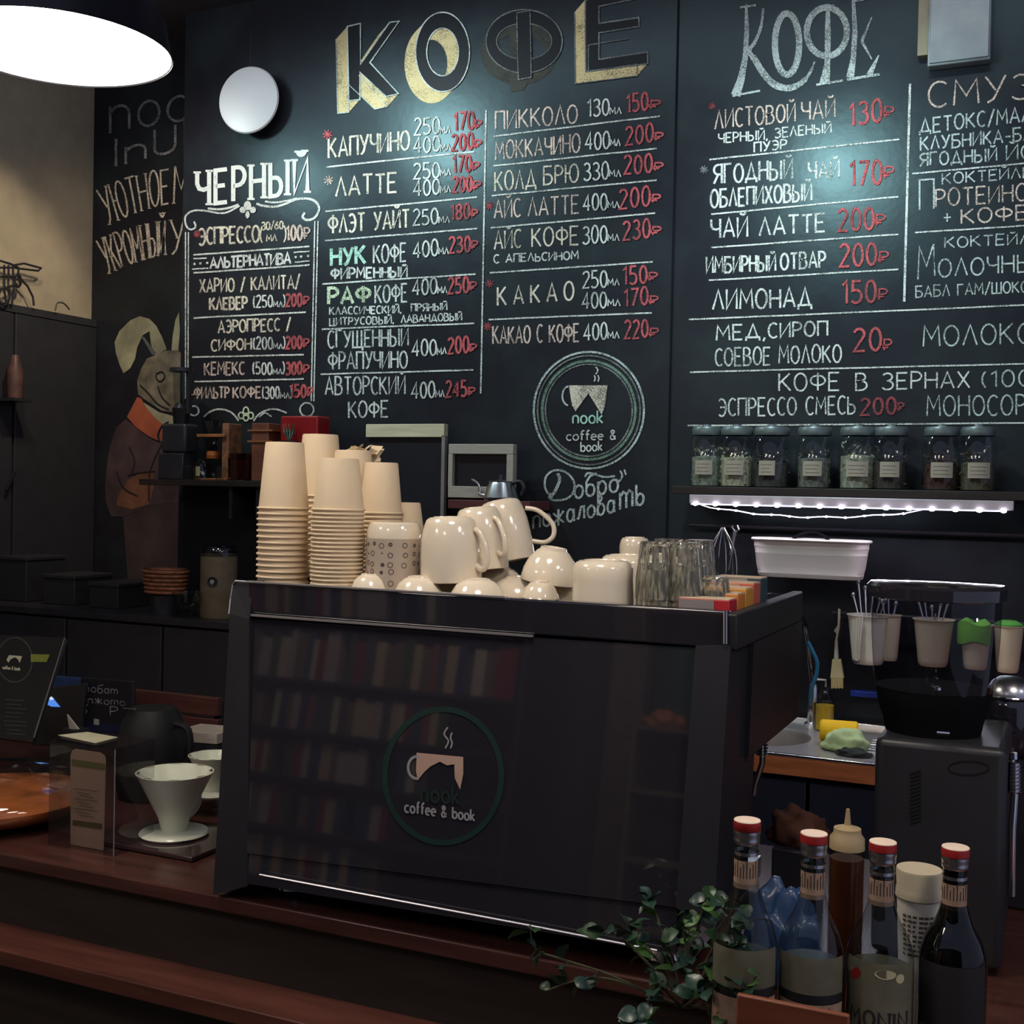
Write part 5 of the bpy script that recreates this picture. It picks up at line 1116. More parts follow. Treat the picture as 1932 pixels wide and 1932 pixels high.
stems = [[(1290,1890,0),(1265,1800,0),(1235,1720,.02),(1220,1690,.03)], [(1290,1890,0),(1310,1780,.02),(1330,1700,.03),(1345,1672,.04)], [(1290,1895,0),(1370,1800,-.03),(1400,1750,-.05),(1420,1720,-.05)],
         [(1290,1890,0),(1205,1800,-.02),(1160,1760,-.02),(1110,1765,-.02)], [(1280,1900,0),(1150,1840,-.03),(1060,1810,-.04),(1010,1790,-.05),(1000,1745,-.05)], [(1290,1900,0),(1160,1850,-.03),(1090,1850,-.05),(1030,1870,-.06)],
         [(1300,1900,0),(1360,1850,-.06),(1400,1860,-.08),(1430,1840,-.09)], [(1290,1900,0),(1350,1900,-.07),(1390,1925,-.08),(1420,1935,-.08)], [(1285,1900,0),(1240,1860,-.04),(1215,1915,-.06),(1200,1950,-.06)], [(1290,1895,0),(1300,1830,-.04),(1290,1760,-.03),(1285,1735,-.02)],
         [(1290,1890,0),(1340,1800,.0),(1375,1730,.0),(1362,1690,0)], [(1290,1890,0),(1250,1820,.02),(1200,1770,.03),(1180,1730,.03)], [(1290,1890,0),(1330,1840,-.04),(1360,1790,-.05),(1385,1790,-.06)], [(1290,1900,0),(1320,1880,-.07),(1350,1860,-.08),(1375,1850,-.09)]]
first = True; placed = 0
for si, S in enumerate(stems):
    C_ = cat([tuple(PY(x, y, YP+dy)) for x, y, dy in S], 6)
    MB().tube(C_, [.0022-.0012*i/len(C_) for i in range(len(C_))], 5).build('stem', stem_mat, pot)
    n = {4: 7, 5: 7, 3: 7}.get(si, 15)
    for q in range(n):
        s = (.25+.75*(q+.5)/n) if si not in (3, 4, 5) else (.42+.58*(q+.5)/n)
        c = V(C_[min(int(s*(len(C_)-1)), len(C_)-1)])+V([random.uniform(-.006,.006) for _ in range(3)])
        src = lm[random.randrange(3)]; o = src.copy() if placed >= 3 else lm[placed]
        if placed >= 3: COL.objects.link(o); o.parent = pot
        placed += 1
        if random.random() < .3: o.data = o.data.copy() if False else o.data
        sz = random.uniform(.016, .028)
        d = V((random.uniform(-1,1), random.uniform(-.8,.5), random.uniform(-.5,.7))).normalized()
        o.matrix_local = M.Translation(c) @ d.to_track_quat('Y', 'Z').to_matrix().to_4x4() @ M.Rotation(random.uniform(-.8,.8), 4, 'Y') @ M.Scale(sz, 4)
        if o.material_slots:
            o.material_slots[0].link = 'OBJECT'; o.material_slots[0].material = lmats[random.choice((0,0,1,2,2))]

# ------------------------------------------------------------------ things on the wall shelf at the left
YL = 3.50
zs = PY(400, 906, YL).z
xa_, xb_ = PY(262, 908, YL).x, PY(600, 908, YL).x
t = thing('wall_shelf', 'dark narrow wall shelf with brewing gear below the framed menu', 'shelf', (0,0,0))
MB().box((xa_, YL, zs-.022), (xb_, YW, zs)).build('board', dark_wood, t, bevel=.002)
MB().box((xb_-.3, YL+.05, zs-.14), (xb_-.285, YW, zs-.022)).build('bracket', black_satin, t)
MB().box((xa_+.38, YL+.05, zs-.14), (xa_+.395, YW, zs-.022)).build('bracket', black_satin, t)
Yk = 3.60
def shelf_pt(px): p = PY(px, 900, Yk); return V((p.x, Yk, zs))
sh = lambda y: PY(400, y, Yk).z-zs
k = mpp(shelf_pt(350))
t = thing('hand_grinder', 'tall black brewing stand with glass column in front of the hare mural', 'grinder', shelf_pt(340))
MB().box((-.07,-.045,0),(.05,.045,.10)).build('base', black_satin, t, bevel=.005)
MB().box((-.06,-.04,.10),(.055,.04,sh(800))).build('body', black_satin, t, bevel=.01)
MB().lathe([(0,sh(800)),(.028,sh(800)),(.034,sh(770)),(.02,sh(760)),(0,sh(760))], 20).build('collar', dark_metal, t, smooth=True)
MB().lathe([(.022,sh(765)),(.030,sh(740)),(.032,sh(700)),(.0,sh(700))], 24).build('glass_column', glass('dim_glass', (.75,.78,.76)), t, smooth=True)
MB().lathe([(0,sh(700)),(.045,sh(700)),(.045,sh(693)),(0,sh(692))], 24).build('lid', black_satin, t, smooth=True)
MB().box((.03,-.01,sh(780)),(.045,.01,sh(695))).build('post', black_satin, t)
MB().tube([(.05,0,sh(745)),(.075,0,sh(745))], .006, 8).build('clamp', chrome, t)
MB().tube(cat([(-.07,0,.11),(-.10,-.01,.16),(-.085,-.01,.20),(-.06,0,.22)]), .004, 6).build('cable', black_satin, t)
def chemex(px, label, sc_=1):
    t = thing('pour_over_carafe', label, 'carafe', shelf_pt(px)); s = sc_
    MB().lathe([(0,.002),(.055*s,.002),(.062*s,.02),(.05*s,.07),(.02*s,.115),(.018*s,.125),(.035*s,.17),(.058*s,.215)], 32).build('glass_body', glass('carafe_glass', (.72,.72,.70), 1.3), t, smooth=True)
    return t
t = thing('wooden_dripper_stand', 'orange wooden pour-over stand holding a glass carafe', 'stand', shelf_pt(408))
MB().box((-.055,-.05,sh(826)),(.075,.05,sh(820))).build('top_board', mat('stand_wood', (.34,.13,.05), .45, var=.3, scale=20), t, bevel=.002)
MB().box((.055,-.04,0),(.085,.04,sh(800))).build('post', mat('stand_wood2', (.26,.12,.06), .5, var=.5, scale=40), t, bevel=.003)
MB().box((-.06,-.05,0),(.085,.05,.008)).build('foot_board', mat('stand_wood', (.34,.13,.05), .45), t, bevel=.002)
t = chemex(402, 'glass carafe with orange collar inside the wooden stand', .62)
MB().lathe([(0,.075),(.026,.072),(.024,.10),(0,.102)], 20, mtx=M.Translation((0,0,.0))).build('wood_collar', mat('collar_orange', (.55,.16,.04), .4), t, smooth=True)
t.location.z += .009
t = thing('wooden_dripper_stand', 'second reddish wooden stand half hidden behind the tallest cup stack', 'stand', shelf_pt(505))
MB().box((-.045,-.04,0),(.03,.04,sh(800))).build('post', mat('stand_wood3', (.20,.07,.04), .5, var=.3), t, bevel=.003)
for z in (815, 835): MB().box((-.06,-.045,sh(z)),(.05,.045,sh(z)+.006)).build('top_board', mat('stand_wood', (.34,.13,.05), .45), t)
sg = glass('shot_glass', (.85,.88,.85), 1.5)
for i, (px, hh, rr) in enumerate(((372,.055,.022),(387,.05,.02),(432,.05,.02))):
    t = thing('small_glass', ['tiny clear glass at the left end of the shelf glasses', 'tiny clear glass, second on the brewing shelf', 'tiny clear glass by the wooden stand post'][i], 'glass', shelf_pt(px)+V((0,-.05,0)))
    MB().lathe([(0,.004),(rr*.85,.0),(rr,hh),(rr*.93,hh),(rr*.8,.006),(0,.006)], 24).build('glass_body', sg, t, smooth=True)
t = thing('glass_jar', 'small jar with a yellowish label on the brewing shelf', 'jar', shelf_pt(402)+V((0,-.06,0)))
MB().lathe([(0,0),(.026,0),(.026,.06),(.02,.07),(.022,.08),(0,.08)], 24).build('jar_body', sg, t, smooth=True); MB().lathe([(.0262,.015),(.0262,.05)], 12, a0=-2.2, a1=-1.3).build('paper_label', mat('yel_label', (.4,.35,.18), .6), t)
t = thing('amber_tumbler', 'amber ribbed glass tumbler with bright dots on the brewing shelf', 'glass', shelf_pt(465)+V((0,-.03,0)))
MB().lathe([(0,.004),(.045,0),(.05,.10),(.046,.10),(.042,.006),(0,.006)], 10).build('glass_body', glass('amber_glass', (.62,.34,.20), 1.6), t)
MB().lathe([(0,.006),(.040,.006),(.043,.075),(0,.075)], 16).build('amber_filling', mat('amber_fill', (.16,.06,.03), .4, var=.4, scale=60), t)
# red box with small plants on top shelf end
Pr = PY(578, 820, Yk); t = thing('red_box', 'bright red box behind the tallest paper cup stack', 'box', (Pr.x, Yk, zs))
MB().box((-.085,-.04,0),(.075,.04,PY(578,786,Yk).z-zs)).build('box_body', mat('red_card', (.32,.01,.012), .4), t, bevel=.006)
t = thing('small_plant', 'small green and silver plant in front of the red box', 'plant', (PY(545,830,3.53).x, 3.53, zs)); hz = PY(545, 800, 3.53).z-zs
MB().lathe([(0,0),(.03,0),(.036,hz-.06),(0,hz-.06)], 20).build('pot', black_satin, t, smooth=True)
for q in range(12):
    a = q*2*PI/12; MB().poly([(0,0,hz-.065),(.02*math.cos(a-.2),.02*math.sin(a-.2),hz-.03),(.028*math.cos(a),.02*math.sin(a),hz+.004*(q % 3)),(.02*math.cos(a+.2),.02*math.sin(a+.2),hz-.03)]).build('leaf', mat('leaf_fresh', (.03,.13,.05), .4) if q % 12 in (0,1,2,9,10,11) else mat('leaf_silver', (.30,.33,.36), .4), t)
# pale topped board, framed picture, little red shelf, kettle
Y5 = 3.66
t = thing('notice_board', 'black board with a pale wooden top rail and thin right upright', 'board', (0,0,0))
q = lambda x, y, Y=Y5: PY(x, y, Y)
MB().box((q(690,810).x, Y5, q(760,825).z), (q(838,810).x, Y5+.03, q(760,800).z)).build('top_rail', pale_wood, t, bevel=.002)
MB().box((q(692,900).x, Y5+.012, q(760,1040).z), (q(830,900).x, Y5+.02, q(760,825).z)).build('panel', mat('notice_black', (.013,.014,.020), .4), t)
MB().box((q(832,900).x, Y5, q(836,1000).z), (q(838,900).x, Y5+.02, q(836,822).z)).build('right_upright', mat('upright_grey', (.25,.22,.22), .5), t)
t = thing('picture_frame', 'small grey wooden frame with black pane beside the kettle', 'frame', (0,0,0))
fm = mat('frame_grey', (.46,.41,.34), .55, var=.1, scale=20, wood='x')
x0, x1, z0, z1 = q(848,890).x, q(970,890).x, q(908,940).z, q(908,838).z; a_, b_ = q(856,880).x, q(958,880).x; c_, d_ = q(908,918).z, q(908,857).z
MB().box((x0,Y5-.01,d_),(x1,Y5+.02,z1)).build('top_rail', fm, t, bevel=.002); MB().box((x0,Y5-.01,z0),(x1,Y5+.02,c_)).build('bottom_rail', fm, t, bevel=.002)
MB().box((x0,Y5-.01,c_),(a_,Y5+.02,d_)).build('stile', fm, t); MB().box((b_,Y5-.01,c_),(x1,Y5+.02,d_)).build('stile', fm, t)
MB().box((a_,Y5+.008,c_),(b_,Y5+.014,d_)).build('pane', mat('pane_black', (.016,.016,.022), .3), t)
t = thing('wall_shelf', 'short reddish shelf under the small grey frame', 'shelf', (0,0,0))
zsr = q(908,944,3.58).z
MB().box((q(845,944,3.58).x, 3.58, zsr-.03), (q(1000,944,3.58).x, YW, zsr)).build('board', mat('short_shelf', (.13,.035,.035), .5, var=.2), t, bevel=.002)
Pk = PY(945, 940, 3.63); t = thing('gooseneck_kettle', 'polished steel gooseneck kettle under the picture frame', 'kettle', (Pk.x, 3.63, zsr))
kk2 = mpp(Pk); hk = PY(945, 908, 3.63).z-zsr
MB().lathe([(0,0),(.055,0),(.06,.01),(.045,hk*.8),(.040,hk*.95),(.042,hk),(0,hk+.006)], 32).build('kettle_body', steel, t, smooth=True)
MB().lathe([(0,hk),(.012,hk+.004),(.01,hk+.022),(0,hk+.024)], 16).build('lid_knob', black_satin, t, smooth=True)
MB().tube(cat([(-.05,0,.015),(-.078,-.0,.02),(-.08,0,hk*.5),(-.085,0,hk*.85),(-.11,0,hk*1.08)]), [.006]*8+[.004]*13, 10).build('spout', chrome, t, smooth=True)
MB().tube(cat([(.04,0,hk*.9),(.07,0,hk),(.085,0,hk*.7),(.075,0,hk*.3)]), .007, 8).build('handle', black_satin, t, smooth=True)

# ------------------------------------------------------------------ left side: cabinets
t = thing('tall_cabinet', 'tall black cabinet against the left wall under the wire bicycle', 'cabinet', (0,0,0))
xc1 = XL+.02; zc = PX(100, 586, XL+.30).z
zc = 2.30
MB().box((XL+.003, 2.6, 0), (XL+.02, YN-.005, zc)).build('back_panel', black_matt, t)
MB().box((XL+.02, 2.6, zc-.03), (XL+.035, YN-.005, zc)).build('top_panel', black_matt, t)
for y0 in (2.6, 3.05, 3.5): MB().box((XL+.02, y0+.003, .05), (XL+.04, y0+.44, zc-.035)).build('door', mat('cabinet_black', (.032,.031,.038), .5), t, bevel=.002)
# wire bicycle on the cabinet
t = thing('wire_bicycle', 'small black wire bicycle model standing on the left cabinet', 'model bicycle', (0,0,0))
bx = lambda x, y: PX(x, y, XL+.05)
for L in ([(0,492),(20,498),(35,505)], [(28,500),(45,497),(78,506),(72,511),(30,506)], [(35,505),(34,520),(38,538),(28,540)], [(0,505),(28,505)], [(8,500),(8,545),(12,575)], [(16,500),(16,530)], [(24,500),(26,545),(22,575)], [(0,546),(32,536)], [(12,575),(18,560),(24,548)], [(0,522),(30,522)], [(38,525),(52,540),(62,560),(64,577)]):
    MB().tube([bx(*p) for p in L], .0045, 6).build('wire', black_satin, t)
for (cx_, cy_, rx_, ry_) in ((34,530,6,12), (8,560,10,16)):
    MB().tube([bx(cx_+rx_*math.cos(a), cy_+ry_*math.sin(a)) for a in [i*2*PI/20 for i in range(20)]], .004, 6, close=True).build('wheel', black_satin, t)
t2 = tag(MB().tube(cat([tuple(bx(104,586)), tuple(bx(108,572)), tuple(bx(120,572)), tuple(bx(131,584))]), .004, 6).build('wire_loop', mat('wire_grey', (.12,.10,.08), .5)), 'thin bent wire loop on the left cabinet beside the bicycle', 'wire')
# brown bottle shape on the cabinet front
P = PX(28, 752, XL+.10); t = thing('brown_bottle', 'dim reddish brown bottle on a bracket before the left cabinet', 'bottle', P)
MB().lathe([(0,0),(.028,0),(.030,.02),(.030,.11),(.018,.15),(.014,.17),(0,.17)], 24).build('bottle_body', mat('brown_bottle', (.11,.055,.045), .4, var=.4, scale=30), t, smooth=True)
MB().box((-.06,-.05,-.012),(.045,.05,0)).build('bracket', black_satin, t)
t = thing('wall_switch', 'small metal door handle glinting on the left cabinet', 'handle', (0,0,0)); MB().tube([PX(12,925,XL+.06), PX(28,890,XL+.06)], .006, 8).build('grip', dark_metal, t)
# back bar cabinet at left with basket and canister
ZCB = 1.13; Yb0 = 3.30
t = thing('back_bar_cabinet', 'low dark cabinet along the wall behind the left end of the bar', 'cabinet', (0,0,0))
MB().box((XL+.06, Yb0, ZCB-.025), (-1.5, YW-.002, ZCB)).build('worktop', black_satin, t, bevel=.002)
MB().box((XL+.06, Yb0+.03, .02), (-1.5, YW-.002, ZCB-.025)).build('carcass', black_matt, t)
xx = XL+.07
for i in range(5): MB().box((xx+i*.45, Yb0+.012, .62), (xx+.44+i*.45, Yb0+.03, ZCB-.035)).build('drawer', mat('drawer_black', (.030,.029,.035), .5), t, bevel=.003); MB().box((xx+i*.45, Yb0+.012, .06), (xx+.44+i*.45, Yb0+.03, .60)).build('door', mat('drawer_black', (.030,.029,.035), .5), t, bevel=.003)
P = PY(412, 1148, 3.42); t = thing('coffee_canister', 'dull kraft coffee canister with clear lid and small dark round label', 'canister', (P.x, 3.42, ZCB))
k = mpp(P); R = 34*k; h = PY(412,1040,3.42).z-ZCB
kraft = mat('kraft', (.17,.13,.08), .6, var=.2, scale=20)
MB().lathe([(0,0),(R*.95,0),(R,.008),(R,h*.93),(R*.97,h*.96),(0,h*.96)], 36).build('canister_body', kraft, t, smooth=True)
MB().lathe([(R*1.01,h*.93),(R*1.01,h*1.06),(R*.95,h*1.09),(0,h*1.09)], 36).build('clear_lid', glass('lid_clear', (.5,.5,.5), 1.4), t, smooth=True)
aC = math.atan2(-P.y, -P.x)-.35
def disc(r0, rad, zc_, m_, nm, par, lift=.0008):
    pts = []
    for i in range(22):
        b_ = 2*PI*i/22; a = aC+rad*math.cos(b_)/r0; pts.append(((r0+lift)*math.cos(a), (r0+lift)*math.sin(a), zc_+rad*math.sin(b_)))
    MB().poly(pts).build(nm, m_, par)
disc(R, 10*k, h*.55, mat('label_dark', (.012,.014,.016), .5), 'round_label', t, .0015); disc(R, 4*k, h*.56, mat('label_light', (.4,.4,.42), .5), 'label_mark', t, .003)
P = PY(305, 1118, 3.40); k = mpp(P); t = thing('wicker_basket', 'orange woven basket with a clear bowl beside the canister', 'basket', (P.x, 3.42, ZCB))
R = 48*k; h = PY(305,1072,3.42).z-ZCB; wick = mat('wicker', (.34,.13,.06), .6, var=.4, scale=60)
zlo = PY(305,1118,3.42).z-ZCB
MB().lathe([(0,0),(R*.55,0),(R*.6,zlo*.9),(0,zlo*.9)], 20).build('bowl_stand', black_satin, t, smooth=True)
for i in range(6): MB().tube([(R*(.86+.02*i)*math.cos(a)*(1+.01*math.sin(12*a+i*PI)), .7*R*(.86+.02*i)*math.sin(a), zlo+(h-zlo)*(i+.3)/6) for a in [j*2*PI/36 for j in range(36)]], .0055, 6, close=True).build('woven_band', wick, t, smooth=True)
MB().lathe([(0,zlo),(R*.84,zlo),(R*.93,h)], 24, sy=.7).build('basket_wall', mat('wicker_dark', (.15,.06,.03), .7), t)
t = thing('glass_bowl', 'small clear bowl glinting between basket and canister', 'bowl', (PY(356,1130,3.36).x, 3.36, ZCB))
MB().lathe([(0,.004),(.03,.002),(.055,.05),(.058,.09),(.055,.09),(.05,.05),(0,.008)], 28).build('bowl_body', sg, t, smooth=True)
# spirit bottles / low boxes on the cabinet further left (dark silhouettes)
for i, (px, w_, h_) in enumerate(((20,.08,.16),(110,.08,.10),(195,.07,.08))):
    P = PY(px, 1140, 3.42); t = thing('storage_box', ['dark storage box at the far left of the back cabinet', 'low dark box on the back cabinet, middle of three', 'flat dark box on the back cabinet, nearest the basket'][i], 'box', (P.x, 3.42, ZCB))
    MB().box((-w_,0,0),(w_,.2,h_)).build('box_body', mat('box_dark', (.022,.022,.026), .6), t, bevel=.004); MB().box((-w_-.004,-.004,h_),(w_+.004,.204,h_+.015)).build('box_lid', mat('box_dark2', (.028,.028,.032), .5), t, bevel=.003)

# ------------------------------------------------------------------ left end of the bar: sign, holder, drippers, dome
def ppl(px, py, Y): return PY(px, py, Y)
# leaning menu folder with emblem
t = thing('menu_sign', 'black leaning sign with the cup emblem and a lime tag at the left edge', 'sign', (0,0,0))
Ys = 2.05
SA = PY(120,1200,Ys+.02); SB = PY(62,1395,Ys-.10)
SN = (SB-SA).cross(PY(-60,1195,Ys+.02)-SA).normalized()
if SN.y > 0: SN = -SN
on_s = lambda l: (lambda x, y: PP(x, y, SA+SN*(.0006*l), SN))
f0 = on_s(0)
MB().prism([f0(-70,1195), f0(122,1203), f0(60,1400), f0(-70,1385)], -SN*.012).build('board', mat('sign_black', (.012,.013,.014), .3, var=.1), t, bevel=.001)
mb = MB(); ribbon(mb, [(122,1203),(104,1262),(64,1392)], 2.0, on_s(1)); mb.build('edge_strip', mat('edge_grey', (.14,.13,.12), .4), t)
mb = MB(); ribbon(mb, el(28,1245,33,42,0,360,36), 3.0, on_s(1)); mb.build('emblem_ring', mat('emblem_ring_dim', (.035,.04,.038), .5), t)
ppoly([(17,1236),(42,1238),(37,1251),(34,1244),(28,1240),(20,1244),(16,1250),(12,1245)], mat('emblem_pale', (.42,.42,.30), .5), 1, 'emblem_cup', t, on_s(2))
mb = MB(); write(mb, 'coffee & book', 5, 1262, 38, 1265, 6, 1.4, on_s(2), jit=0); mb.build('lettering', mat('emblem_pale', (.42,.42,.30), .5), t)
ppoly([(58,1234),(94,1235),(88,1249),(58,1249)], mat('lime_tag', (.17,.20,.03), .5), 1, 'lime_tag', t, on_s(2))
mb = MB()
for i in range(9): ribbon(mb, [(10+3*math.sin(i), 1320+i*8), (46-6*math.sin(i*2), 1322+i*8)], 1.4, on_s(1))
mb.build('small_print', mat('print_dim', (.04,.055,.045), .5), t)
MB().box((-2.2, Ys+.0, ZT), (SB.x+.0, Ys+.12, ZT+.02)).build('stand_foot', black_satin, t)
# glowing blue tablet, blue box, price board, till
t = thing('tablet', 'tablet with a dark screen showing a bright blue patch', 'tablet', (0,0,0)); Yt = 2.22
MB().prism([PY(66,1300,Yt), PY(160,1290,Yt), PY(150,1410,Yt), PY(60,1405,Yt)], (0,.012,0)).build('tablet_body', black_satin, t, bevel=.003)
MB().poly([PY(*q_, Yt-.001) for q_ in ((82,1325),(92,1316),(100,1317),(114,1334),(96,1333))]).build('screen_glow', mat('screen_blue', (.10,.30,.95), .4, var=0, emit=.75), t)
MB().poly([PY(*q_, Yt-.0015) for q_ in ((91,1318),(97,1314),(102,1319),(97,1321))]).build('screen_glow', mat('screen_pale', (.6,.8,1), .4, var=0, emit=.8), t)
t = thing('blue_folder', 'blue folder standing behind the leaning sign', 'folder', (0,0,0))
MB().prism([PY(100,1276,2.30), PY(157,1281,2.30), PY(150,1358,2.30), PY(135,1335,2.30), PY(93,1295,2.30)], (0,.02,0)).build('cover', mat('folder_blue', (.02,.06,.19), .4, var=.3, scale=9), t, bevel=.002)
MB().box((PY(93,1380,2.30).x,2.30,ZT),(PY(150,1380,2.30).x,2.32,PY(120,1330,2.30).z)).build('stand', black_satin, t)
t = thing('price_board', 'small black price board with two lines of white handwriting', 'sign', (0,0,0)); Yp = 2.24
MB().prism([PY(152,1278,Yp), PY(252,1286,Yp), PY(250,1392,Yp), PY(146,1384,Yp)], (0,.01,0)).build('board', mat('slate', (.013,.014,.020), .5), t, bevel=.002)
onp = lambda x, y: PY(x, y, Yp-.001)
mb = MB(); write(mb, 'возьми', 160, 1304, 222, 1310, 15, 1.5, onp, jit=1) if all(c in G for c in 'возьми') else write(mb, 'жопат'.replace('жоп','воб'), 160, 1304, 222, 1310, 15, 1.5, onp, jit=1)
write(mb, 'нкото'.replace('н','п').replace('к','ж'), 166, 1326, 236, 1332, 14, 1.5, onp, jit=1)
ribbon(mb, cat([(166,1329),(160,1336),(164,1342),(158,1348),(154,1344)]), 1.8, onp); write(mb, 'Р', 208, 1350, 222, 1350, 16, 1.8, onp); mb.build('lettering', chalk('chalk_tiny', (.36,.36,.38), .7), t)
ppoly([(177,1356),(187,1357),(187,1368),(177,1367)], mat('white_print', (.45,.45,.45), .5), 1, 'white_mark', t, onp)
ppoly([(148,1362),(234,1366),(232,1384),(148,1378)], mat('navy_print', (.012,.018,.06), .5), 1, 'navy_band', t, lambda x, y: PY(x, y, Yp-.0006))
t = thing('paper_triangle', 'small folded white paper wedge by the tablet', 'paper', (0,0,0))
MB().prism([PY(126,1348,2.12), PY(148,1376,2.12), PY(131,1376,2.12)], (0,.004,0)).build('paper_sheet', mat('paper_grey', (.50,.48,.42), .6), t)
MB().box((PY(120,1385,2.12).x,2.115,ZT),(PY(152,1385,2.12).x,2.15,PY(140,1376,2.12).z)).build('wedge_base', black_satin, t)
# acrylic holder with a card inside; pale card on its top
t = thing('acrylic_holder', 'clear acrylic box holding a tall printed card, by the dome', 'card holder', (0,0,0)); Ya = 1.74
acr = glass('acrylic', (.86,.86,.88), .9)
xa0, xa1 = PY(92,1500,Ya).x, PY(216,1500,Ya).x; zt_ = PY(150,1404,Ya).z
zt_ = PY(200,1412,Ya).z
mb = MB(); mb.box((xa0,Ya,ZT+.001),(xa1,Ya+.002,zt_)); mb.box((xa1-.002,Ya,ZT+.001),(xa1,Ya+.11,zt_)); mb.box((xa0,Ya,ZT+.001),(xa0+.002,Ya+.11,zt_)); mb.box((xa0,Ya,zt_-.002),(xa1,Ya+.11,zt_)); mb.build('acrylic_box', acr, t)
MB().tube([(xa1,Ya,ZT+.001),(xa1,Ya,zt_)], .0012, 6).build('box_edge', mat('acrylic_edge', (.20,.20,.22), .3), t)
t = thing('printed_card', 'tall tan printed card with rounded top and green header in the acrylic box', 'card', (0,0,0)); Yc_ = Ya+.02
onc = lambda l: (lambda x, y: PY(x, y, Yc_-.0006*l))
cardp = [(133,1595),(133,1425),(136,1416),(142,1413),(188,1420),(197,1426),(199,1436),(195,1606)]
MB().prism([onc(0)(*p_) for p_ in cardp], (0,.0015,0)).build('card_sheet', mat('card_tan', (.40,.26,.17), .6, var=.08), t)
for P_, m_, nm in (([(135,1432),(198,1441),(198,1453),(135,1444)], mat('card_olive', (.15,.14,.04), .6), 'header_band'), ([(137,1547),(193,1554),(192,1565),(137,1557)], mat('card_brown', (.10,.07,.03), .6), 'footer_band')):
    ppoly(P_, m_, 1, nm, t, onc(1))
mb = MB()
for i in range(9): 
    y = 1488+i*6.2; ribbon(mb, [(140+5*(i % 3), y), (184-7*((i*2) % 3), y+5)], 1.5, onc(2))
mb.build('printed_text', mat('card_ink', (.20,.11,.07), .6), t)
MB().box((PY(133,1600,Yc_).x,Yc_-.001,ZT+.001),(PY(197,1600,Yc_).x,Yc_+.02,PY(160,1604,Yc_).z)).build('card_foot', black_satin, t)
t = thing('paper_slip', 'pale paper slip lying on top of the acrylic box', 'paper', (0,0,0))
sl = [PZ(110,1388,zt_+.001), PZ(165,1382,zt_+.001), PZ(222,1392,zt_+.001), PZ(180,1403,zt_+.001)]
MB().prism(sl, (0,0,.0015)).build('paper_sheet', mat('slip_cream', (.48,.46,.32), .6), t)
# shallow tray with the second shelf plate
t = thing('glass_stand', 'dark glass brewing stand under the white dripper', 'stand', (0,0,0))
Yd = 1.88; cd_ = PY(330, 1560, Yd); k = mpp(cd_); zd = cd_.z
zpl = PY(330, 1572, Yd).z
MB().box((PY(215,1575,Yd-.06).x, Yd-.10, zpl-.012), (PY(403,1575,Yd).x+.03, Yd+.10, zpl-.003)).build('top_plate', mat('stand_plate', (.05,.028,.028), .15, coat=.5), t, bevel=.002)
xs_ = (PY(222,1575,Yd-.06).x, PY(395,1575,Yd).x)
for x in xs_:
    for y in (Yd-.09, Yd+.085): MB().tube([(x,y,ZT),(x,y,zpl-.012)], .004, 8).build('leg', chrome, t)
def dripper(px, py0, label, Y, half, zb_):
    P = PY(px, py0, Y); k = mpp(P); t = thing('coffee_dripper', label, 'dripper', (P.x, Y, zb_), math.radians(80)); R = half*k; h = P.z-zb_
    w = MB().lathe([(R*.30,.004),(R*.34,h*.12),(R*.42,h*.30),(R*.72,h*.66),(R*.97,h*.97),(R,h),(R*.96,h*1.0)], 48); w.build('cone', grey_porcelain, t, smooth=True)
    mb = MB(); n = 48; rows = []
    for j in range(9):
        s = j/8; r = R*(.96-.78*s); z = h*(1-.80*s)
        rows.append([(r*(1-(.09 if (i+j) % 6 < 2 else 0))*math.cos(2*PI*i/n), r*(1-(.09 if (i+j) % 6 < 2 else 0))*math.sin(2*PI*i/n), z) for i in range(n)])
    mb.add([p for r_ in rows for p in r_], [(a*n+i, a*n+(i+1) % n, (a+1)*n+(i+1) % n, (a+1)*n+i) for a in range(8) for i in range(n)]); mb.build('ribbed_inside', grey_porcelain, t, smooth=True)
    MB().lathe([(R*.28,0),(R*.86,.001),(R*.90,.005),(R*.86,.008),(R*.30,.010)], 48).build('base_plate', grey_porcelain, t, smooth=True)
    MB().tube(cat([(R*.62,.02,h*.6),(R*.98,.02,h*.56),(R*1.02,.02,h*.34),(R*.75,.02,h*.20),(R*.40,.02,h*.22)]), .006, 8).build('handle', grey_porcelain, t, smooth=True)
    return t
dripper(330, 1456, 'white ceramic coffee dripper on the glass stand at the bar end', Yd, 72, zpl-.003)
dripper(402, 1424, 'second ceramic dripper, half hidden behind the machine edge', 2.08, 46, PY(402,1500,2.08).z)
t = thing('glass_server', 'small glass server under the second dripper', 'carafe', (PY(402,1500,2.08).x, 2.08, ZT)); hh = PY(402,1500,2.08).z-ZT
MB().lathe([(0,.003),(.05,.002),(.055,.02),(.05,hh*.6),(.035,hh-.002)], 28).build('glass_body', sg, t, smooth=True)
t = thing('glass_server', 'clear glass server catching highlights under the dripper stand', 'carafe', (PY(335,1600,1.87).x, 1.87, ZT+.001)); hh = zpl-.014-ZT
MB().lathe([(0,.003),(.042,.002),(.048,.015),(.044,hh*.6),(.036,hh-.002)], 28).build('glass_body', sg, t, smooth=True)
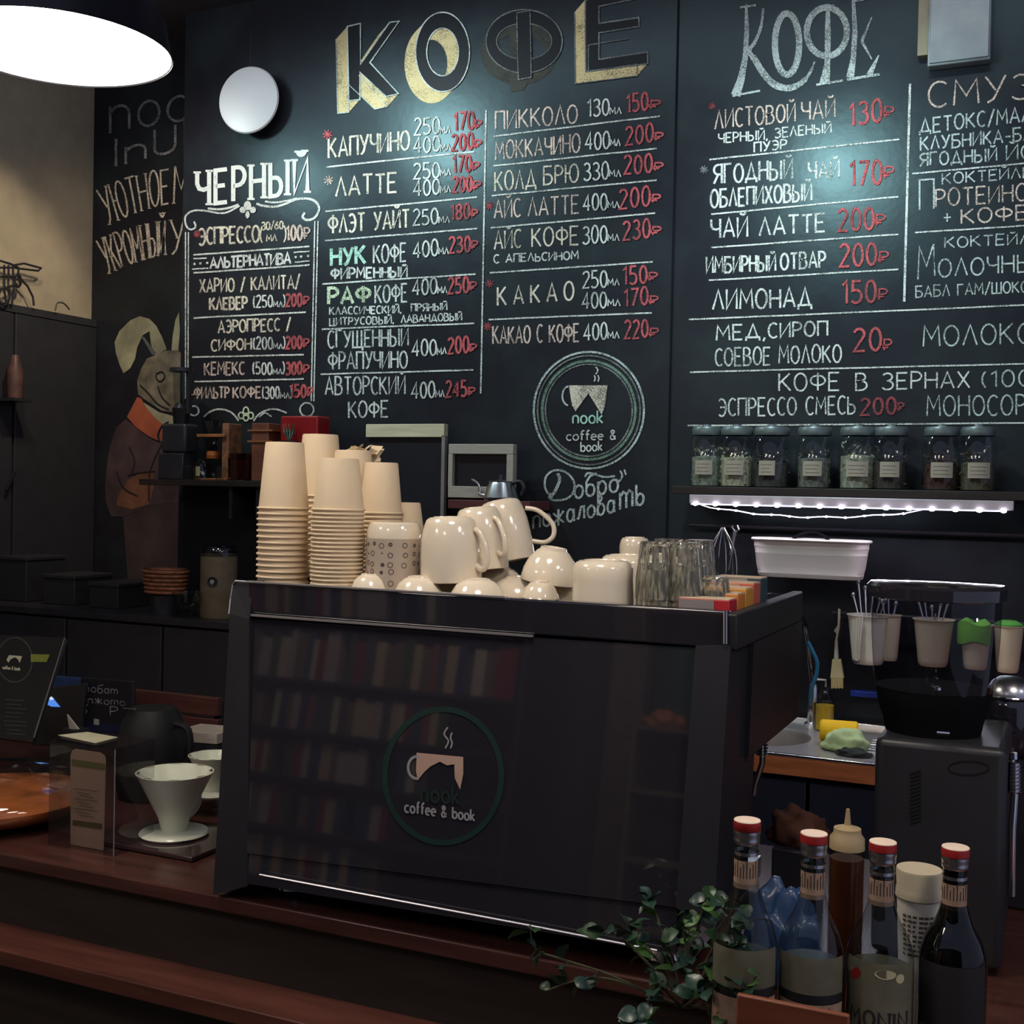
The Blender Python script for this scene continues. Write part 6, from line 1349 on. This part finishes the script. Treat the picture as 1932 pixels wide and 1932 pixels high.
# wooden cutting boards and white box behind
t = thing('wood_crate', 'reddish wooden slatted crate on the bar behind the drippers', 'crate', (0,0,0)); Yw_ = 2.36
for i, (ya, yb_) in enumerate(((1300,1336),(1340,1366),(1370,1392))):
    MB().hexa([PY(240,yb_-2,Yw_), PY(410,yb_+16,Yw_), PY(410,yb_+16,Yw_)+V((0,.02,0)), PY(240,yb_-2,Yw_)+V((0,.02,0)), PY(240,ya,Yw_), PY(410,ya+18,Yw_), PY(410,ya+18,Yw_)+V((0,.02,0)), PY(240,ya,Yw_)+V((0,.02,0))]).build('slat', mat('crate_wood', (.085,.028,.022), .5, var=.3, scale=10, wood='x'), t, bevel=.002)
for x in (250, 400): MB().box((PY(x,1390,Yw_).x-.01,Yw_+.02,ZT),(PY(x,1390,Yw_).x+.01,Yw_+.04,PY(x,1325,Yw_).z)).build('post', dark_wood, t)
t = thing('white_box', 'long pale box end standing on the bar behind the drippers', 'box', (0,0,0))
MB().hexa([PY(326,1397,2.2), PY(409,1404,2.2), PY(409,1404,2.2)+V((0,.1,0)), PY(326,1397,2.2)+V((0,.1,0)), PY(326,1379,2.2), PY(409,1386,2.2), PY(409,1386,2.2)+V((0,.1,0)), PY(326,1379,2.2)+V((0,.1,0))]).build('box_body', mat('box_white', (.58,.50,.42), .5), t)
MB().box((PY(326,1400,2.2).x, 2.2, ZT), (PY(409,1400,2.2).x, 2.3, PY(409,1405,2.2).z-.002)).build('box_base', black_satin, t)
t = thing('black_jug', 'matt black round jug between the price board and the drippers', 'jug', (PY(288,1400,2.12).x, 2.12, ZT)); hj = PY(288,1335,2.12).z-ZT
MB().lathe([(0,0),(.07,0),(.078,.02),(.078,hj*.6),(.068,hj*.85),(.05,hj),(0,hj+.004)], 36).build('jug_body', mat('jug_black', (.007,.007,.009), .6), t, smooth=True)
MB().tube(cat([(.06,0,hj*.85),(.10,0,hj*.8),(.105,0,hj*.5),(.076,0,hj*.3)]), .008, 8).build('handle', mat('jug_black', (.007,.007,.009), .6), t, smooth=True)
MB().tube([(-.05,-.04,hj),(.0,-.06,hj+.006)], .0015, 6).build('rim_glint', chrome, t)
# round glass vessel with amber filling
Yo = 1.83; cxo = PY(-12,1600,Yo).x; Rd = PY(132,1560,Yo).x-cxo; zt2 = PY(0, 1446, Yo).z-ZT
t = thing('glass_vessel', 'round clear glass vessel half full of orange filling at the lower left corner', 'bowl', (cxo, Yo, ZT+.001))
zm = zt2*.44
def shell(f, z): 
    q_ = (z-zm)/(zm if z < zm else zt2-zm); return Rd*f*math.sqrt(max(0, 1-q_*q_)) if z >= zm else Rd*f*max(.5, math.sqrt(max(0, 1-.7*q_*q_)))
MB().lathe([(0,0)]+[(shell(1, zt2*q/16), zt2*q/16) for q in range(16)]+[(Rd*.22, zt2*.985)], 56).build('glass_body', glass('vessel_glass', (.93,.90,.88), 1.8), t, smooth=True)
MB().lathe([(Rd*.20,zt2*.98),(Rd*.24,zt2),(Rd*.22,zt2*1.03)], 40).build('rim', glass('vessel_glass', (.93,.90,.88), 1.8), t, smooth=True)
fz = zt2*.42
MB().lathe([(0,.004)]+[(shell(.95, .004+(fz-.004)*q/8), .004+(fz-.004)*q/8) for q in range(9)]+[(Rd*.5,fz+.003),(0,fz+.004)], 56).build('orange_filling', mat('orange_filling', (.55,.17,.045), .35, var=.35, scale=18, coat=.5), t, smooth=True)

# ------------------------------------------------------------------ room behind the camera, seen mirrored in the machine
t = thing('bookcase', 'dark bookcase full of books, mirrored in the back panel of the machine', 'bookcase', (0,0,0))
X0, X1, Yb1 = -3.72, -2.15, YB_+.01; zrows = [.50, .735, .97, 1.19, 1.43, 1.72, 2.0]
MB().box((X0-.03, Yb1, 0), (X0, Yb1+.25, 2.3)).build('side_panel', black_matt, t); MB().box((X1, Yb1, 0), (X1+.03, Yb1+.25, 2.3)).build('side_panel', black_matt, t)
MB().box((X0, Yb1, 0), (X1, Yb1+.01, 2.3)).build('back_panel', black_matt, t)
for z in zrows+[2.28]: MB().box((X0, Yb1+.01, z-.02), (X1, Yb1+.25, z)).build('shelf_board', black_matt, t)
bc_ = [(.55,.42,.28),(.30,.03,.04),(.04,.06,.16),(.50,.40,.40),(.08,.12,.05),(.35,.10,.08),(.10,.10,.11),(.60,.52,.42),(.03,.10,.14),(.22,.15,.10)]
bmats = [mat('book_cover_%d' % i, c, .5, var=.06) for i, c in enumerate(bc_)]
pages = mat('book_pages', (.62,.54,.42), .8)
proto = None
for r_, z in enumerate(zrows):
    x = X0+.02; nb = 0; rn_ = ['bottom', 'second lowest', 'third lowest', 'middle', 'third highest', 'second highest', 'top'][r_]
    while x < (X1-.07 if r_ >= 4 else -2.78+.08*r_):
        w_ = random.uniform(.028, .06); h_ = random.uniform(.70, .92)*(((zrows+[2.28])[r_+1]-z)-.02)
        if random.random() < .06: x += .06; continue
        if proto is None:
            proto = thing('book', 'x', 'book', (0,0,0))
            MB().box((0,0,0),(1,.16,1)).build('cover', bmats[0], proto); MB().box((.08,-.003,.02),(.92,.155,1.003)).build('page_block', pages, proto)
            proto.children[0].material_slots[0].link = 'OBJECT'; b_ = proto
        else: b_ = dup(proto, (0,0,0))
        b_.location = (x, Yb1+.05, z+.0005); b_.scale = (w_, 1, h_); nb += 1; b_['label'] = 'upright book in the %s row of the bookcase, %s from its left end' % (rn_, ORD(nb)); b_['group'] = 'books in the %s row' % rn_
        cv = [c for c in b_.children if c.name.startswith('cover')][0]; cv.material_slots[0].link = 'OBJECT'; cv.material_slots[0].material = random.choice(bmats)
        x += w_+.002
# pale door jamb and green niche with a shelf unit, mirrored at right of the panel
t = thing('pale_pillar', 'pale wooden pillar mirrored near the right of the machine panel', 'pillar', (0,0,0))
MB().box((-1.78, YB_, 0), (-1.62, YB_+.10, 2.4)).build('shaft', mat('pillar_tan', (.17,.13,.10), .6, var=.2), t); MB().box((-1.80, YB_, 0), (-1.60, YB_+.12, .12)).build('base', mat('pillar_tan', (.17,.13,.10), .6), t)
t = thing('display_shelf', 'open tan shelf unit before a green wall, mirrored at the right of the machine', 'shelf', (0,0,0))
fr_ = mat('shelf_tan', (.22,.17,.10), .6, var=.2)
for z in (.55, .82, 1.10, 1.36): MB().box((-1.58, YB_+.005, z), (-1.15, YB_+.28, z+.02)).build('shelf_board', fr_, t)
for x in (-1.60, -1.15): MB().box((x, YB_+.005, 0), (x+.02, YB_+.28, 1.38)).build('upright', fr_, t)
MB().box((-1.58, YB_+.003, 0), (-1.15, YB_+.008, 1.36)).build('back_panel', mat('shelf_olive', (.09,.08,.04), .7), t)
tag(MB().box((-1.60, YB_+.002, 1.40), (-1.10, YB_+.006, 2.4)).build('green_panel', green_paint), 'dark green wall panel above the open shelf unit', 'panel')
lump('bread_loaf', 'orange bread loaf on top of the open shelf unit', 'bread', (-1.50, YB_+.15, 1.38), .07, .07, mat('loaf', (.50,.17,.05), .6), 1.3, .8, 4, 'loaf_body')
